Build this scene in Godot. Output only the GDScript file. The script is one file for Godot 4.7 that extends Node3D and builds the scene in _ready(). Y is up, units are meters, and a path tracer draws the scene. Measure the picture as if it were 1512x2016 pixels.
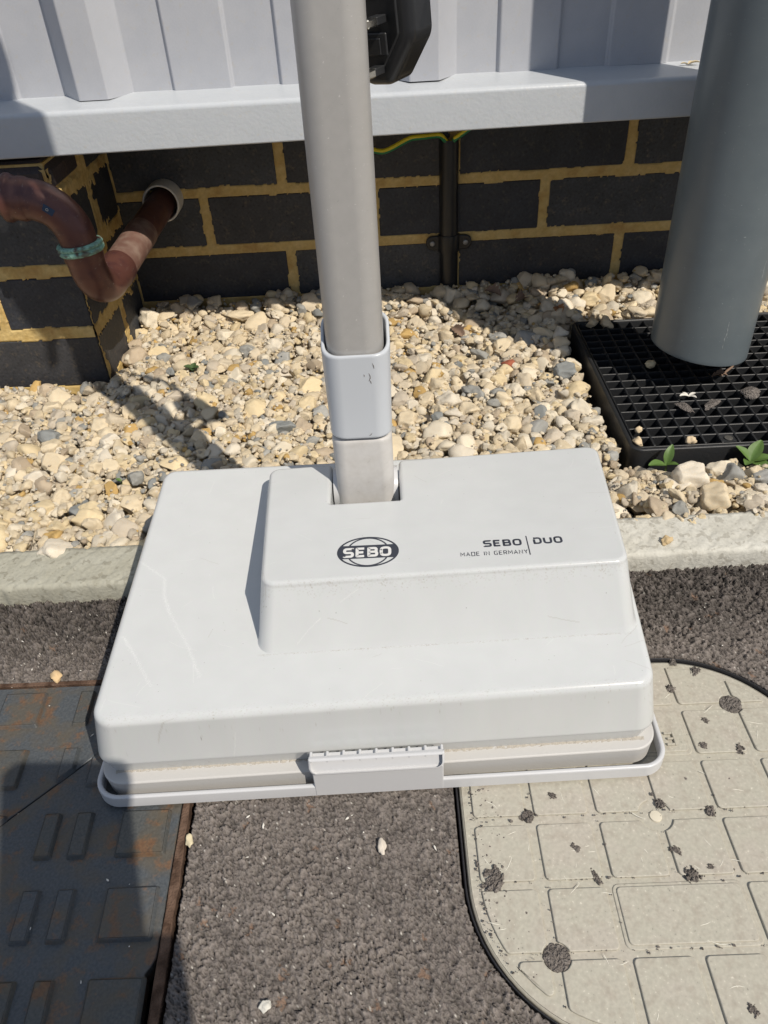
extends Node3D
# A carpet cleaning machine standing on asphalt beside a gravel bed, in front of a brick footing and a grey metal cabinet.

const GY := -0.012                 # level of the asphalt
var rng := RandomNumberGenerator.new()
var M := {}                        # materials
var taken := {}

# ------------------------------------------------------------------ a small mesh builder
class MB:
	var v := PackedVector3Array()
	var u := PackedVector2Array()
	var c := PackedColorArray()
	var ix := PackedInt32Array()
	var colored := false
	func vert(p: Vector3, uv := Vector2.ZERO, col := Color.WHITE) -> int:
		v.push_back(p); u.push_back(uv); c.push_back(col)
		return v.size() - 1
	func tri(a: int, b: int, d: int) -> void:      # counter-clockwise seen from outside
		ix.push_back(a); ix.push_back(d); ix.push_back(b)
	func quad(a: int, b: int, d: int, e: int) -> void:
		tri(a, b, d); tri(a, d, e)
	func face(pts: Array, outward: Vector3) -> void:   # flat face with vertices of its own, turned outward
		var n: Vector3 = (pts[1] - pts[0]).cross(pts[2] - pts[0])
		var l := pts.duplicate()
		if n.dot(outward) < 0.0:
			l.reverse()
		var f := vert(l[0])
		for k in range(1, l.size()):
			vert(l[k])
		for k in range(1, l.size() - 1):
			tri(f, f + k, f + k + 1)
	func box(lo: Vector3, hi: Vector3, b := 0.0) -> void:
		var m := (lo + hi) * 0.5
		var h := (hi - lo) * 0.5
		var s := [-1.0, 1.0]
		for ax in 3:
			var i := (ax + 1) % 3
			var j := (ax + 2) % 3
			for sg in s:
				var q := []
				for t in [[-1, -1], [1, -1], [1, 1], [-1, 1]]:
					var p := Vector3.ZERO
					p[ax] = sg * h[ax]; p[i] = t[0] * (h[i] - b); p[j] = t[1] * (h[j] - b)
					q.append(m + p)
				var o := Vector3.ZERO
				o[ax] = sg
				face(q, o)
			if b > 0.0:
				for si in s:
					for sj in s:
						var o2 := Vector3.ZERO
						o2[i] = si; o2[j] = sj
						var q2 := []
						for t2 in [[-1, 0], [1, 0], [1, 1], [-1, 1]]:
							var p2 := Vector3.ZERO
							p2[ax] = t2[0] * (h[ax] - b)
							p2[i] = si * (h[i] - (b if t2[1] == 1 else 0.0)); p2[j] = sj * (h[j] - (0.0 if t2[1] == 1 else b))
							q2.append(m + p2)
						face(q2, o2)
		if b > 0.0:
			for sx in s:
				for sy in s:
					for sz in s:
						var o3 := Vector3(sx, sy, sz)
						face([m + Vector3(sx * h.x, sy * (h.y - b), sz * (h.z - b)), m + Vector3(sx * (h.x - b), sy * h.y, sz * (h.z - b)), m + Vector3(sx * (h.x - b), sy * (h.y - b), sz * h.z)], o3)
	func rings(rs: Array, closed := true) -> Array:    # rings run counter-clockwise seen from the end; returns first indices
		var first := []
		for r in rs:
			first.append(v.size())
			for p in r:
				vert(p, Vector2(p.x, p.z))
		var n: int = rs[0].size()
		for k in range(rs.size() - 1):
			for i in (n if closed else n - 1):
				var j := (i + 1) % n
				quad(first[k] + i, first[k] + j, first[k + 1] + j, first[k + 1] + i)
		return first
	func cap(start: int, n: int, flip := false, ax := 1) -> void:   # closes a ring with a triangulated lid
		var pl := PackedVector2Array()
		for i in n:
			var p := v[start + i]
			pl.push_back(Vector2(p.x, p.z) if ax == 1 else Vector2(p.x, p.y) if ax == 2 else Vector2(p.y, p.z))
		var t := Geometry2D.triangulate_polygon(pl)
		var want := Vector3.ZERO
		want[ax] = -1.0 if flip else 1.0
		for k in range(0, t.size(), 3):
			var a := start + t[k]; var b := start + t[k + 1]; var d := start + t[k + 2]
			if (v[b] - v[a]).cross(v[d] - v[a]).dot(want) < 0.0:
				tri(a, d, b)
			else:
				tri(a, b, d)
	func tube(pts: PackedVector3Array, rad: PackedFloat32Array, seg := 20, ends := true) -> void:
		var n := pts.size()
		var t0 := (pts[1] - pts[0]).normalized()
		var up := t0.cross(Vector3(0.31, 0.87, 0.41)).normalized()
		var first := []
		var along := 0.0
		for k in n:
			var t := (pts[mini(k + 1, n - 1)] - pts[maxi(k - 1, 0)]).normalized()
			up = (up - t * up.dot(t)).normalized()
			var sd := t.cross(up)
			if k > 0:
				along += pts[k].distance_to(pts[k - 1])
			first.append(v.size())
			for i in seg + 1:
				var a := TAU * i / seg
				vert(pts[k] + (up * cos(a) + sd * sin(a)) * rad[k], Vector2(float(i) / seg, along))
		for k in n - 1:
			for i in seg:
				quad(first[k] + i, first[k] + i + 1, first[k + 1] + i + 1, first[k + 1] + i)
		if ends:
			for e in [0, n - 1]:
				var m := vert(pts[e])
				for i in seg:
					if e == 0:
						tri(m, first[e] + i + 1, first[e] + i)
					else:
						tri(m, first[e] + i, first[e] + i + 1)
	func build() -> ArrayMesh:
		var nn := PackedVector3Array()
		nn.resize(v.size())
		for k in range(0, ix.size(), 3):
			var a := ix[k]; var b := ix[k + 1]; var d := ix[k + 2]
			var f := (v[d] - v[a]).cross(v[b] - v[a])
			nn[a] += f; nn[b] += f; nn[d] += f
		for k in nn.size():
			nn[k] = nn[k].normalized() if nn[k].length_squared() > 1e-30 else Vector3.UP
		var arr := []
		arr.resize(Mesh.ARRAY_MAX)
		arr[Mesh.ARRAY_VERTEX] = v; arr[Mesh.ARRAY_NORMAL] = nn; arr[Mesh.ARRAY_TEX_UV] = u; arr[Mesh.ARRAY_INDEX] = ix
		if colored:
			arr[Mesh.ARRAY_COLOR] = c
		var m := ArrayMesh.new()
		m.add_surface_from_arrays(Mesh.PRIMITIVE_TRIANGLES, arr)
		return m

# ------------------------------------------------------------------ naming and placing
func numbered(called: String) -> String:
	var n: int = taken.get(called, 0)
	taken[called] = n + 1
	return called if n == 0 else "%s_%03d" % [called, n]
func tag(o: Node, label: String, category := "", group := "", kind := "") -> void:
	if label: o.set_meta("label", label)
	if category: o.set_meta("category", category)
	if group: o.set_meta("group", group)
	if kind: o.set_meta("kind", kind)
func thing(called: String, at: Vector3, label := "", category := "", group := "") -> Node3D:
	var o := Node3D.new()
	o.name = numbered(called)
	add_child(o)
	o.position = at
	tag(o, label, category, group)
	return o
func put(called: String, mesh: Mesh, m: Material, parent: Node = self, at := Vector3.ZERO) -> MeshInstance3D:
	var o := MeshInstance3D.new()
	o.mesh = mesh
	o.material_override = m
	o.name = numbered(called) if parent == self else called
	o.position = at
	parent.add_child(o, true)
	return o
# geometry given in world coordinates, moved so that the node sits under its parent
func put_w(called: String, b: MB, m: Material, parent: Node3D) -> MeshInstance3D:
	var off := parent.position
	var p := parent.get_parent()
	while p is Node3D and p != self:
		off += p.position
		p = p.get_parent()
	for k in b.v.size():
		b.v[k] -= off
	return put(called, b.build(), m, parent)
func struct(o: Node) -> Node:
	o.set_meta("kind", "structure")
	return o

# ------------------------------------------------------------------ outlines
func rounded(corners: Array, radii: Array, seg := 6) -> PackedVector2Array:   # corners in order; convex and concave ones become arcs
	var out := PackedVector2Array()
	var n := corners.size()
	for i in n:
		var p: Vector2 = corners[i]
		var a: Vector2 = (corners[(i + n - 1) % n] - p).normalized()
		var b: Vector2 = (corners[(i + 1) % n] - p).normalized()
		var r: float = radii[i] if i < radii.size() else radii[-1]
		if r < 1e-6:
			out.push_back(p)
			continue
		var half := acos(clampf(a.dot(b), -1, 1)) / 2.0
		var cut := r / tan(half)
		var mid := p + (a + b).normalized() * (r / sin(half))
		var s := p + a * cut - mid
		var e := p + b * cut - mid
		var ang := s.angle_to(e)
		for k in seg + 1:
			out.push_back(mid + s.rotated(ang * k / seg))
	return out
func inset(poly: PackedVector2Array, d: float) -> PackedVector2Array:   # moves a closed outline inwards by d
	var n := poly.size()
	var area := 0.0
	for i in n:
		area += poly[i].cross(poly[(i + 1) % n])
	var sg := signf(area)
	var out := PackedVector2Array()
	for i in n:
		var e0 := (poly[i] - poly[(i + n - 1) % n]).normalized()
		var e1 := (poly[(i + 1) % n] - poly[i]).normalized()
		var n0 := Vector2(-e0.y, e0.x) * sg
		var n1 := Vector2(-e1.y, e1.x) * sg
		var m := (n0 + n1)
		out.push_back(poly[i] + m * (d / maxf(0.3, 1.0 + n0.dot(n1))))
	return out
func ring3(poly: PackedVector2Array, y: float) -> PackedVector3Array:
	var r := PackedVector3Array()
	for p in poly:
		r.push_back(Vector3(p.x, y, p.y))
	return r
func ccw(poly: PackedVector2Array) -> PackedVector2Array:   # in x,z so that lofted rings face outwards when they climb
	var area := 0.0
	for i in poly.size():
		area += poly[i].cross(poly[(i + 1) % poly.size()])
	if area > 0.0:
		poly.reverse()
	return poly
func slab(b: MB, poly: PackedVector2Array, y0: float, y1: float, bev: float, steps := 2, bottom := false) -> void:
	poly = ccw(poly)
	var rs := [ring3(poly, y0)]
	if y1 - bev - y0 > 0.0006:
		rs.append(ring3(poly, y1 - bev - 0.0003))
	for k in steps + 1:
		var a := PI / 2 * k / steps
		rs.append(ring3(inset(poly, bev * (1.0 - cos(a))), y1 - bev * (1.0 - sin(a))))
	rs.append(ring3(inset(poly, bev + 0.0002), y1))
	var f := b.rings(rs)
	b.cap(f[-1], poly.size())
	if bottom:
		b.cap(f[0], poly.size(), true)

# ------------------------------------------------------------------ textures and materials
func lin(r: float, g: float, b: float) -> Color:
	return Color(r, g, b).linear_to_srgb()
func nz(size: int, freq: float, sd: int, kind := FastNoiseLite.TYPE_SIMPLEX_SMOOTH, oct := 4, ret := FastNoiseLite.RETURN_DISTANCE) -> PackedByteArray:
	var f := FastNoiseLite.new()
	f.seed = sd; f.noise_type = kind; f.frequency = freq; f.fractal_octaves = oct
	f.fractal_type = FastNoiseLite.FRACTAL_FBM if oct > 1 else FastNoiseLite.FRACTAL_NONE
	f.cellular_return_type = ret
	var im := f.get_seamless_image(size, size)
	im.convert(Image.FORMAT_L8)
	return im.get_data()
func grey(data: PackedByteArray, size: int) -> ImageTexture:
	var im := Image.create_from_data(size, size, false, Image.FORMAT_L8, data)
	im.convert(Image.FORMAT_RGB8)
	return ImageTexture.create_from_image(im)
func paint(size: int, fn: Callable) -> ImageTexture:      # fn(index, x, y) gives a linear colour
	var d := PackedByteArray()
	d.resize(size * size * 3)
	var i := 0
	for y in size:
		for x in size:
			var c: Color = fn.call(i, x, y)
			c = c.linear_to_srgb()
			d[i * 3] = int(clampf(c.r, 0, 1) * 255); d[i * 3 + 1] = int(clampf(c.g, 0, 1) * 255); d[i * 3 + 2] = int(clampf(c.b, 0, 1) * 255)
			i += 1
	return ImageTexture.create_from_image(Image.create_from_data(size, size, false, Image.FORMAT_RGB8, d))
func mat(col: Color, rough := 0.6, metal := 0.0, spec := 0.5) -> StandardMaterial3D:
	var m := StandardMaterial3D.new()
	m.albedo_color = col; m.roughness = rough; m.metallic = metal; m.metallic_specular = spec
	return m
func triplanar(m: StandardMaterial3D, scale: float, world := true) -> StandardMaterial3D:
	m.uv1_triplanar = true; m.uv1_world_triplanar = world
	m.uv1_scale = Vector3.ONE * scale
	return m
func relief(m: StandardMaterial3D, t: Texture2D, cm: float) -> StandardMaterial3D:
	m.heightmap_enabled = true; m.heightmap_texture = t; m.heightmap_scale = cm
	return m
func arc_pts(c: Vector3, a: Vector3, b: Vector3, n: int) -> PackedVector3Array:   # a quarter bend: from c+a to c+b
	var o := PackedVector3Array()
	for k in n + 1:
		var t := PI / 2 * k / n
		o.push_back(c + a * cos(t) + b * sin(t))
	return o
# ------------------------------------------------------------------ materials of the place
func make_materials() -> void:
	var fine := nz(512, 0.08, 3, FastNoiseLite.TYPE_SIMPLEX_SMOOTH, 4)
	var broad := nz(512, 0.008, 5, FastNoiseLite.TYPE_SIMPLEX_SMOOTH, 5)
	var mid := nz(512, 0.025, 8, FastNoiseLite.TYPE_SIMPLEX_SMOOTH, 5)
	var cell := nz(512, 0.06, 11, FastNoiseLite.TYPE_CELLULAR, 1)
	var fine_t := grey(fine, 512)
	var mid_t := grey(mid, 512)
	# brick: blue-black engineering brick with ochre and pale dust
	var bt := paint(512, func(i, _x, _y):
		var a: float = broad[i] / 255.0; var f: float = fine[i] / 255.0; var m: float = mid[i] / 255.0
		var c := Color(0.034, 0.037, 0.043).lerp(Color(0.056, 0.060, 0.068), a)
		c = c * (0.72 + 0.55 * f)
		c = c.lerp(Color(0.17, 0.14, 0.085), clampf((m - 0.6) * 4.0, 0, 1) * 0.42 * clampf((f - 0.3) * 2.5, 0, 1))
		if f > 0.86: c = c * 1.6
		if f < 0.16: c = c * 0.3
		return c)
	M.brick = relief(triplanar(mat(Color.WHITE, 0.62), 5.0), fine_t, 0.03)
	M.brick.albedo_texture = bt
	M.brick_b = M.brick.duplicate(); M.brick_b.uv1_offset = Vector3(0.37, 0.21, 0.53); M.brick_b.albedo_color = Color(0.8, 0.81, 0.85)
	M.brick_c = M.brick.duplicate(); M.brick_c.uv1_offset = Vector3(0.71, 0.63, 0.13); M.brick_c.albedo_color = Color(0.93, 0.9, 0.88)
	M.brick_top = M.brick.duplicate(); M.brick_top.albedo_color = Color(1.0, 0.88, 0.86)
	var mt := paint(512, func(i, _x, _y):
		var a: float = broad[i] / 255.0; var f: float = fine[i] / 255.0; var m: float = mid[i] / 255.0
		var c := Color(0.52, 0.36, 0.13).lerp(Color(0.64, 0.49, 0.23), m)
		c = c.lerp(Color(0.36, 0.2, 0.065), clampf((a - 0.6) * 3.0, 0, 1) * 0.6)
		return c * (0.86 + 0.24 * f))
	M.mortar = relief(triplanar(mat(Color.WHITE, 0.95, 0.0, 0.2), 4.0), fine_t, 0.04)
	M.mortar.albedo_texture = mt
	# painted steel of the cabinet
	var orange := nz(512, 0.035, 21, FastNoiseLite.TYPE_SIMPLEX_SMOOTH, 2)
	var pt := paint(512, func(i, _x, _y):
		var a: float = broad[i] / 255.0; var f: float = fine[i] / 255.0; var m: float = mid[i] / 255.0
		var c := Color(0.40, 0.414, 0.452).lerp(Color(0.43, 0.441, 0.474), a)
		c = c.lerp(Color(0.43, 0.405, 0.36), clampf((m - 0.70) * 5.0, 0, 1) * 0.4)
		return c * (0.97 + 0.05 * f))
	M.panel = relief(triplanar(mat(Color.WHITE, 0.5), 9.0), fine_t, 0.004)
	M.panel.albedo_texture = pt
	M.rail = relief(triplanar(mat(Color.WHITE, 0.36), 9.0), grey(orange, 512), 0.013)
	M.rail.albedo_texture = paint(256, func(i, _x, _y):
		var k: int = (i / 256) * 1024 + (i % 256) * 2
		return Color(0.465, 0.495, 0.53).lerp(Color(0.495, 0.52, 0.55), broad[k] / 255.0).lerp(Color(0.5, 0.46, 0.38), clampf((mid[k] / 255.0 - 0.72) * 5.0, 0, 1) * 0.3))
	M.dark = mat(lin(0.02, 0.02, 0.022), 0.8)
	# grey machine plastic, aluminium, dark print
	M.plastic = mat(Color.WHITE, 0.2, 0.0, 0.55)
	M.plastic.albedo_texture = plastic_print(fine, mid)
	M.plastic.uv1_scale = Vector3(1.0 / 0.40, 1.0 / 0.27, 1); M.plastic.uv1_offset = Vector3(0.085 / 0.40, -0.53 / 0.27, 0)
	relief(M.plastic, fine_t, 0.0006)
	M.plastic_plain = relief(triplanar(mat(lin(0.525, 0.53, 0.545), 0.32), 14.0, false), fine_t, 0.001)
	M.plastic_low = relief(triplanar(mat(lin(0.49, 0.48, 0.465), 0.5), 10.0, false), fine_t, 0.004)
	var nk := paint(512, func(i, _x, _y):
		var f: float = fine[i] / 255.0; var m: float = mid[i] / 255.0
		var c := Color(0.52, 0.507, 0.492).lerp(Color(0.475, 0.455, 0.432), clampf((m - 0.35) * 1.6, 0, 1))
		if m > 0.72 and f > 0.66: c = c * 0.86
		return c * (0.96 + 0.08 * f))
	M.neck = triplanar(mat(Color.WHITE, 0.5), 5.0, false); M.neck.albedo_texture = nk
	M.collar = mat(lin(0.48, 0.505, 0.54), 0.28)
	var tb := paint(512, func(i, _x, _y):
		var f: float = fine[i] / 255.0; var m: float = mid[i] / 255.0
		var c := Color(0.47, 0.46, 0.445) * (0.95 + 0.08 * m)
		if f > 0.87: c = c * 1.35
		if f < 0.1: c = c * 0.8
		return c)
	M.tube = triplanar(mat(Color.WHITE, 0.4, 0.35), 8.0, false); M.tube.albedo_texture = tb
	M.print = mat(lin(0.03, 0.035, 0.05), 0.5)
	M.print_light = mat(lin(0.62, 0.62, 0.61), 0.4)
	M.dirt = relief(triplanar(mat(lin(0.40, 0.37, 0.325), 0.95, 0.0, 0.2), 20.0), fine_t, 0.05)
	M.black = mat(lin(0.014, 0.015, 0.017), 0.33)
	M.black_dull = relief(triplanar(mat(lin(0.016, 0.017, 0.019), 0.5), 12.0), mid_t, 0.02)
	M.steel = mat(lin(0.6, 0.6, 0.58), 0.3, 1.0)
	M.brass_pin = mat(lin(0.72, 0.7, 0.64), 0.22, 1.0)
	# downpipe
	var dp := paint(512, func(i, _x, _y):
		var f: float = fine[i] / 255.0; var m: float = mid[i] / 255.0; var a: float = broad[i] / 255.0
		var c := Color(0.104, 0.127, 0.143).lerp(Color(0.122, 0.146, 0.16), a)
		if f > 0.885: c = c.lerp(Color(0.4, 0.42, 0.43), 0.5)
		return c * (0.96 + 0.07 * m))
	M.downpipe = triplanar(mat(Color.WHITE, 0.32), 5.0); M.downpipe.albedo_texture = dp
	# copper and verdigris
	var ct := paint(512, func(i, _x, _y):
		var a: float = broad[i] / 255.0; var f: float = fine[i] / 255.0; var m: float = mid[i] / 255.0
		var c := Color(0.105, 0.042, 0.036).lerp(Color(0.15, 0.066, 0.05), a)
		c = c.lerp(Color(0.055, 0.024, 0.03), clampf((m - 0.5) * 3.0, 0, 1) * 0.7)
		if f > 0.8 and m > 0.55: c = c.lerp(Color(0.33, 0.3, 0.26), 0.6)
		return c)
	M.copper = relief(triplanar(mat(Color.WHITE, 0.32, 0.3), 4.0), mid_t, 0.01); M.copper.albedo_texture = ct
	M.copper_pale = M.copper.duplicate(); M.copper_pale.albedo_color = Color(1.38, 1.45, 1.42).clamp(); M.copper_pale.metallic = 0.1; M.copper_pale.roughness = 0.6
	M.copper_pale.albedo_texture = paint(256, func(i, _x, _y):
		var k: int = (i / 256) * 512 * 2 + (i % 256) * 2
		var a: float = broad[k] / 255.0; var m: float = mid[k] / 255.0
		return Color(0.15, 0.078, 0.06).lerp(Color(0.26, 0.185, 0.145), clampf(m * 2.2 - 0.8, 0, 1)) * (0.8 + 0.4 * a))
	M.green = relief(triplanar(mat(Color.WHITE, 0.9, 0.0, 0.2), 9.0), fine_t, 0.06)
	M.green.albedo_texture = paint(256, func(i, _x, _y):
		var k: int = (i / 256) * 512 + (i % 256)
		return Color(0.27, 0.47, 0.38).lerp(Color(0.1, 0.2, 0.155), clampf((fine[k] / 255.0 - 0.5) * 3.0, 0, 1)).lerp(Color(0.11, 0.055, 0.045), clampf((mid[k] / 255.0 - 0.56) * 6.0, 0, 1)))
	M.white_pvc = mat(lin(0.6, 0.58, 0.53), 0.5)
	M.blue_ink = mat(lin(0.015, 0.035, 0.075), 0.45)
	# concrete kerbs
	var kt := paint(512, func(i, _x, _y):
		var a: float = broad[i] / 255.0; var f: float = fine[i] / 255.0; var m: float = mid[i] / 255.0
		var c := Color(0.47, 0.455, 0.40).lerp(Color(0.57, 0.56, 0.51), a)
		c = c * (0.88 + 0.2 * f)
		if m < 0.3: c = c.lerp(Color(0.24, 0.22, 0.18), 0.45)
		if f < 0.13: c = c * 0.6
		return c)
	M.kerb = relief(triplanar(mat(Color.WHITE, 0.92, 0.0, 0.25), 6.0), fine_t, 0.035); M.kerb.albedo_texture = kt
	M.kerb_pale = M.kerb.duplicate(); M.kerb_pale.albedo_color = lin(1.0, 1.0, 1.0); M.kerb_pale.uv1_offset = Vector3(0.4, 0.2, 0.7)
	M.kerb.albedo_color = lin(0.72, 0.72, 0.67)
	# beige composite cover
	var vt := paint(1024, func(i, x, y):
		var k: int = (y % 512) * 512 + (x % 512)
		var k2: int = ((y / 2) % 512) * 512 + (x / 2) % 512
		var a: float = broad[k2] / 255.0; var f: float = fine[k] / 255.0; var m: float = mid[k] / 255.0
		var c := Color(0.42, 0.39, 0.33).lerp(Color(0.405, 0.395, 0.325), a)
		c = c.lerp(Color(0.43, 0.385, 0.335), clampf((a - 0.5) * 3.0, 0, 1) * 0.6)
		c = c.lerp(Color(0.32, 0.28, 0.23), clampf((m - 0.5) * 2.5, 0, 1) * 0.5)
		c = c * (0.88 + 0.22 * f)
		if f > 0.84: c = c.lerp(Color(0.68, 0.65, 0.56), 0.6)
		if f < 0.13 and m < 0.5: c = c * 0.62
		return c)
	M.cover = relief(triplanar(mat(Color.WHITE, 0.62), 4.0), fine_t, 0.02); M.cover.albedo_texture = vt
	M.cover_scratch = mat(lin(0.7, 0.68, 0.6), 0.7)
	M.cover_button = mat(lin(0.6, 0.55, 0.44), 0.6)
	M.rubber = relief(triplanar(mat(lin(0.014, 0.014, 0.017), 0.6), 20.0), fine_t, 0.03)
	# mud
	var mu := paint(256, func(i, _x, _y):
		var k: int = (i / 256) * 512 + (i % 256)
		var f: float = fine[k] / 255.0; var m: float = mid[k] / 255.0
		return Color(0.085, 0.072, 0.064).lerp(Color(0.22, 0.195, 0.175), clampf(f * 1.8 - 0.45, 0, 1)) * (0.8 + 0.5 * m))
	M.mud = relief(triplanar(mat(Color.WHITE, 0.7), 14.0), fine_t, 0.25); M.mud.albedo_texture = mu
	# rusty iron
	var rt := paint(1024, func(i, x, y):
		var k: int = (y % 512) * 512 + (x % 512)
		var k2: int = ((y / 2) % 512) * 512 + (x / 2) % 512
		var a: float = broad[k2] / 255.0; var f: float = fine[k] / 255.0; var m: float = mid[k2] / 255.0
		var c := Color(0.054, 0.063, 0.072).lerp(Color(0.1, 0.109, 0.116), f)
		c = c.lerp(Color(0.115, 0.092, 0.06), clampf((a - 0.42) * 3.0, 0, 1) * 0.6)
		var r: float = clampf((m * 0.7 + a * 0.4 + f * 0.16 - 0.735) * 5.0, 0, 1)
		c = c.lerp(Color(0.12, 0.058, 0.032).lerp(Color(0.2, 0.115, 0.06), f), r * 0.8)
		return c)
	M.iron = relief(triplanar(mat(Color.WHITE, 0.52, 0.15), 5.5), fine_t, 0.035); M.iron.albedo_texture = rt
	M.iron_pad = M.iron.duplicate(); M.iron_pad.uv1_offset = Vector3(0.31, 0, 0.62); M.iron_pad.albedo_color = Color(1, 0.97, 0.92)
	M.rust = relief(triplanar(mat(lin(0.135, 0.085, 0.06), 0.9, 0.0, 0.3), 12.0), fine_t, 0.06)
	M.rust.albedo_texture = paint(256, func(i, _x, _y):
		var k: int = (i / 256) * 512 + (i % 256)
		var m: float = mid[k] / 255.0
		return Color(0.45, 0.42, 0.4).lerp(Color(1, 1, 1), clampf(m * 2.0 - 0.5, 0, 1)))
	M.gap = mat(lin(0.006, 0.006, 0.006), 0.9)
	# asphalt
	M.asphalt = relief(triplanar(mat(Color.WHITE, 0.75, 0.0, 0.35), 16.0), fine_t, 0.06)
	M.asphalt.vertex_color_use_as_albedo = true
	M.asphalt.albedo_texture = paint(256, func(i, _x, _y):
		var k: int = (i / 256) * 512 + (i % 256)
		return Color(1, 1, 1) * (0.7 + 0.3 * fine[k] / 255.0))
	M.asphalt_far = relief(triplanar(mat(Color.WHITE, 0.9, 0.0, 0.3), 11.0), grey(cell, 512), 0.12)
	M.asphalt_far.albedo_texture = paint(512, func(i, _x, _y):
		return Color(0.178, 0.158, 0.144) * (0.6 + 0.6 * cell[i] / 255.0) * (0.7 + 0.5 * fine[i] / 255.0))
	# stones
	var st := paint(512, func(i, _x, _y):
		var f: float = fine[i] / 255.0; var m: float = mid[i] / 255.0
		var g: float = (0.88 + 0.24 * m) * (0.86 + 0.24 * f)
		var c := Color(g, g, g)
		c = c.lerp(Color(0.8, 0.62, 0.4) * g, clampf((m - 0.58) * 4.0, 0, 1) * 0.6)
		if f < 0.2: c = c * 0.7
		return c)
	M.stone = relief(triplanar(mat(Color.WHITE, 0.95, 0.0, 0.2), 0.7, false), fine_t, 0.06)
	M.stone.albedo_texture = st
	M.stone.vertex_color_use_as_albedo = true
	M.soil = relief(triplanar(mat(lin(0.3, 0.25, 0.18), 1.0, 0.0, 0.2), 10.0), fine_t, 0.4)
	M.leaf_dead = mat(lin(0.21, 0.14, 0.1), 0.9); M.leaf_dead.backlight = Color(0.2, 0.13, 0.08)
	M.leaf_orange = mat(lin(0.36, 0.17, 0.07), 0.9); M.leaf_orange.backlight = Color(0.3, 0.15, 0.08)
	M.leaf = mat(lin(0.09, 0.16, 0.035), 0.5); M.leaf.backlight = Color(0.25, 0.4, 0.1)
	M.leaf_dark = mat(lin(0.06, 0.1, 0.035), 0.6); M.leaf_dark.backlight = Color(0.1, 0.2, 0.06)
	M.white_bit = mat(lin(0.66, 0.63, 0.57), 0.9)
	M.husk = mat(lin(0.55, 0.46, 0.3), 0.9)
	M.wire_green = mat(lin(0.02, 0.2, 0.08), 0.4); M.wire_yellow = mat(lin(0.72, 0.58, 0.02), 0.4)
	M.coat = mat(lin(0.04, 0.045, 0.06), 0.95)
	M.glass = mat(lin(0.01, 0.01, 0.012), 0.08)

# the moulded cover's colour: faint scuffs and dirt specks, laid out in plan (x from -85 mm, z from 530 mm)
func plastic_print(fine: PackedByteArray, mid: PackedByteArray) -> ImageTexture:
	var base := paint(1024, func(i, x, y):
		var k: int = (y % 512) * 512 + (x % 512)
		var k2: int = ((y / 2) % 512) * 512 + (x / 2) % 512
		var c := Color(0.53, 0.545, 0.548) * (0.97 + 0.05 * mid[k2] / 255.0)
		if fine[k] < 12: c = c * 0.9
		return c)
	var im := base.get_image()
	var at := func(p: Vector2) -> Vector2: return Vector2((p.x + 0.085) / 0.40 * 1024.0, (p.y - 0.53) / 0.27 * 1024.0)
	var lines := [[Vector2(-0.0595, 0.640), Vector2(-0.0365, 0.6585), Vector2(-0.0335, 0.675), Vector2(-0.027, 0.689), Vector2(-0.0105, 0.716), Vector2(0.0, 0.738)], [Vector2(-0.056, 0.705), Vector2(-0.045, 0.72), Vector2(-0.03, 0.743)]]
	var r := RandomNumberGenerator.new()
	r.seed = 4
	for l in lines:
		for k in l.size() - 1:
			for s in 240:
				var p: Vector2 = at.call(l[k].lerp(l[k + 1], s / 240.0)) + Vector2(r.randfn(0, 2.3), r.randfn(0, 1.2))
				var q := Vector2i(clampi(int(p.x), 0, 1023), clampi(int(p.y), 0, 1023))
				im.set_pixelv(q, im.get_pixelv(q).lerp(Color(0.87, 0.87, 0.87), 0.42))
	for k in 90:      # hairline scratches and little dark marks
		var p: Vector2 = Vector2(r.randf() * 1024, r.randf() * 1024)
		var d := Vector2.from_angle(r.randf() * TAU)
		var n := r.randi_range(6, 60)
		var col := Color(0.87, 0.87, 0.865) if r.randf() < 0.6 else Color(0.6, 0.58, 0.55)
		for s in n:
			p += d
			d = d.rotated(r.randfn(0, 0.03))
			if p.x > 0 and p.y > 0 and p.x < 1023 and p.y < 1023:
				var q := Vector2i(p)
				im.set_pixelv(q, im.get_pixelv(q).lerp(col, 0.3))
	for e in 3:      # brownish rub marks along the two front edges and round the foot of the housing
		for k in 900:
			var x := r.randf_range(0.035, 0.275) if e != 1 else r.randf_range(-0.06, 0.284)
			var z := lerpf(0.7035, 0.6968, (x - 0.0405) / 0.233) + r.randfn(0, 0.0016)
			if e == 1: z = zf_top(x) - 0.002 + r.randfn(0, 0.0016)
			if e == 2: z = lerpf(0.7235, 0.7172, (x - 0.0358) / 0.243) + absf(r.randfn(0, 0.0006))
			var q := Vector2i(at.call(Vector2(x, z)))
			var strong := 0.10 + 0.3 * clampf(float(fine[((q.x / 2) % 512) + 512 * 40]) / 255.0 * 2.0 - 0.9, 0, 1)
			if q.x > 0 and q.y > 0 and q.x < 1022 and q.y < 1023:
				im.set_pixelv(q, im.get_pixelv(q).lerp(Color(0.5, 0.45, 0.39), strong))
				im.set_pixel(q.x + 1, q.y, im.get_pixel(q.x + 1, q.y).lerp(Color(0.5, 0.45, 0.39), strong * 0.5))
	for k in 130:
		var q := Vector2i(r.randi_range(2, 1020), r.randi_range(2, 1020))
		im.set_pixelv(q, im.get_pixelv(q).lerp(Color(0.3, 0.28, 0.26), 0.6))
	return ImageTexture.create_from_image(im)
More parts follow.
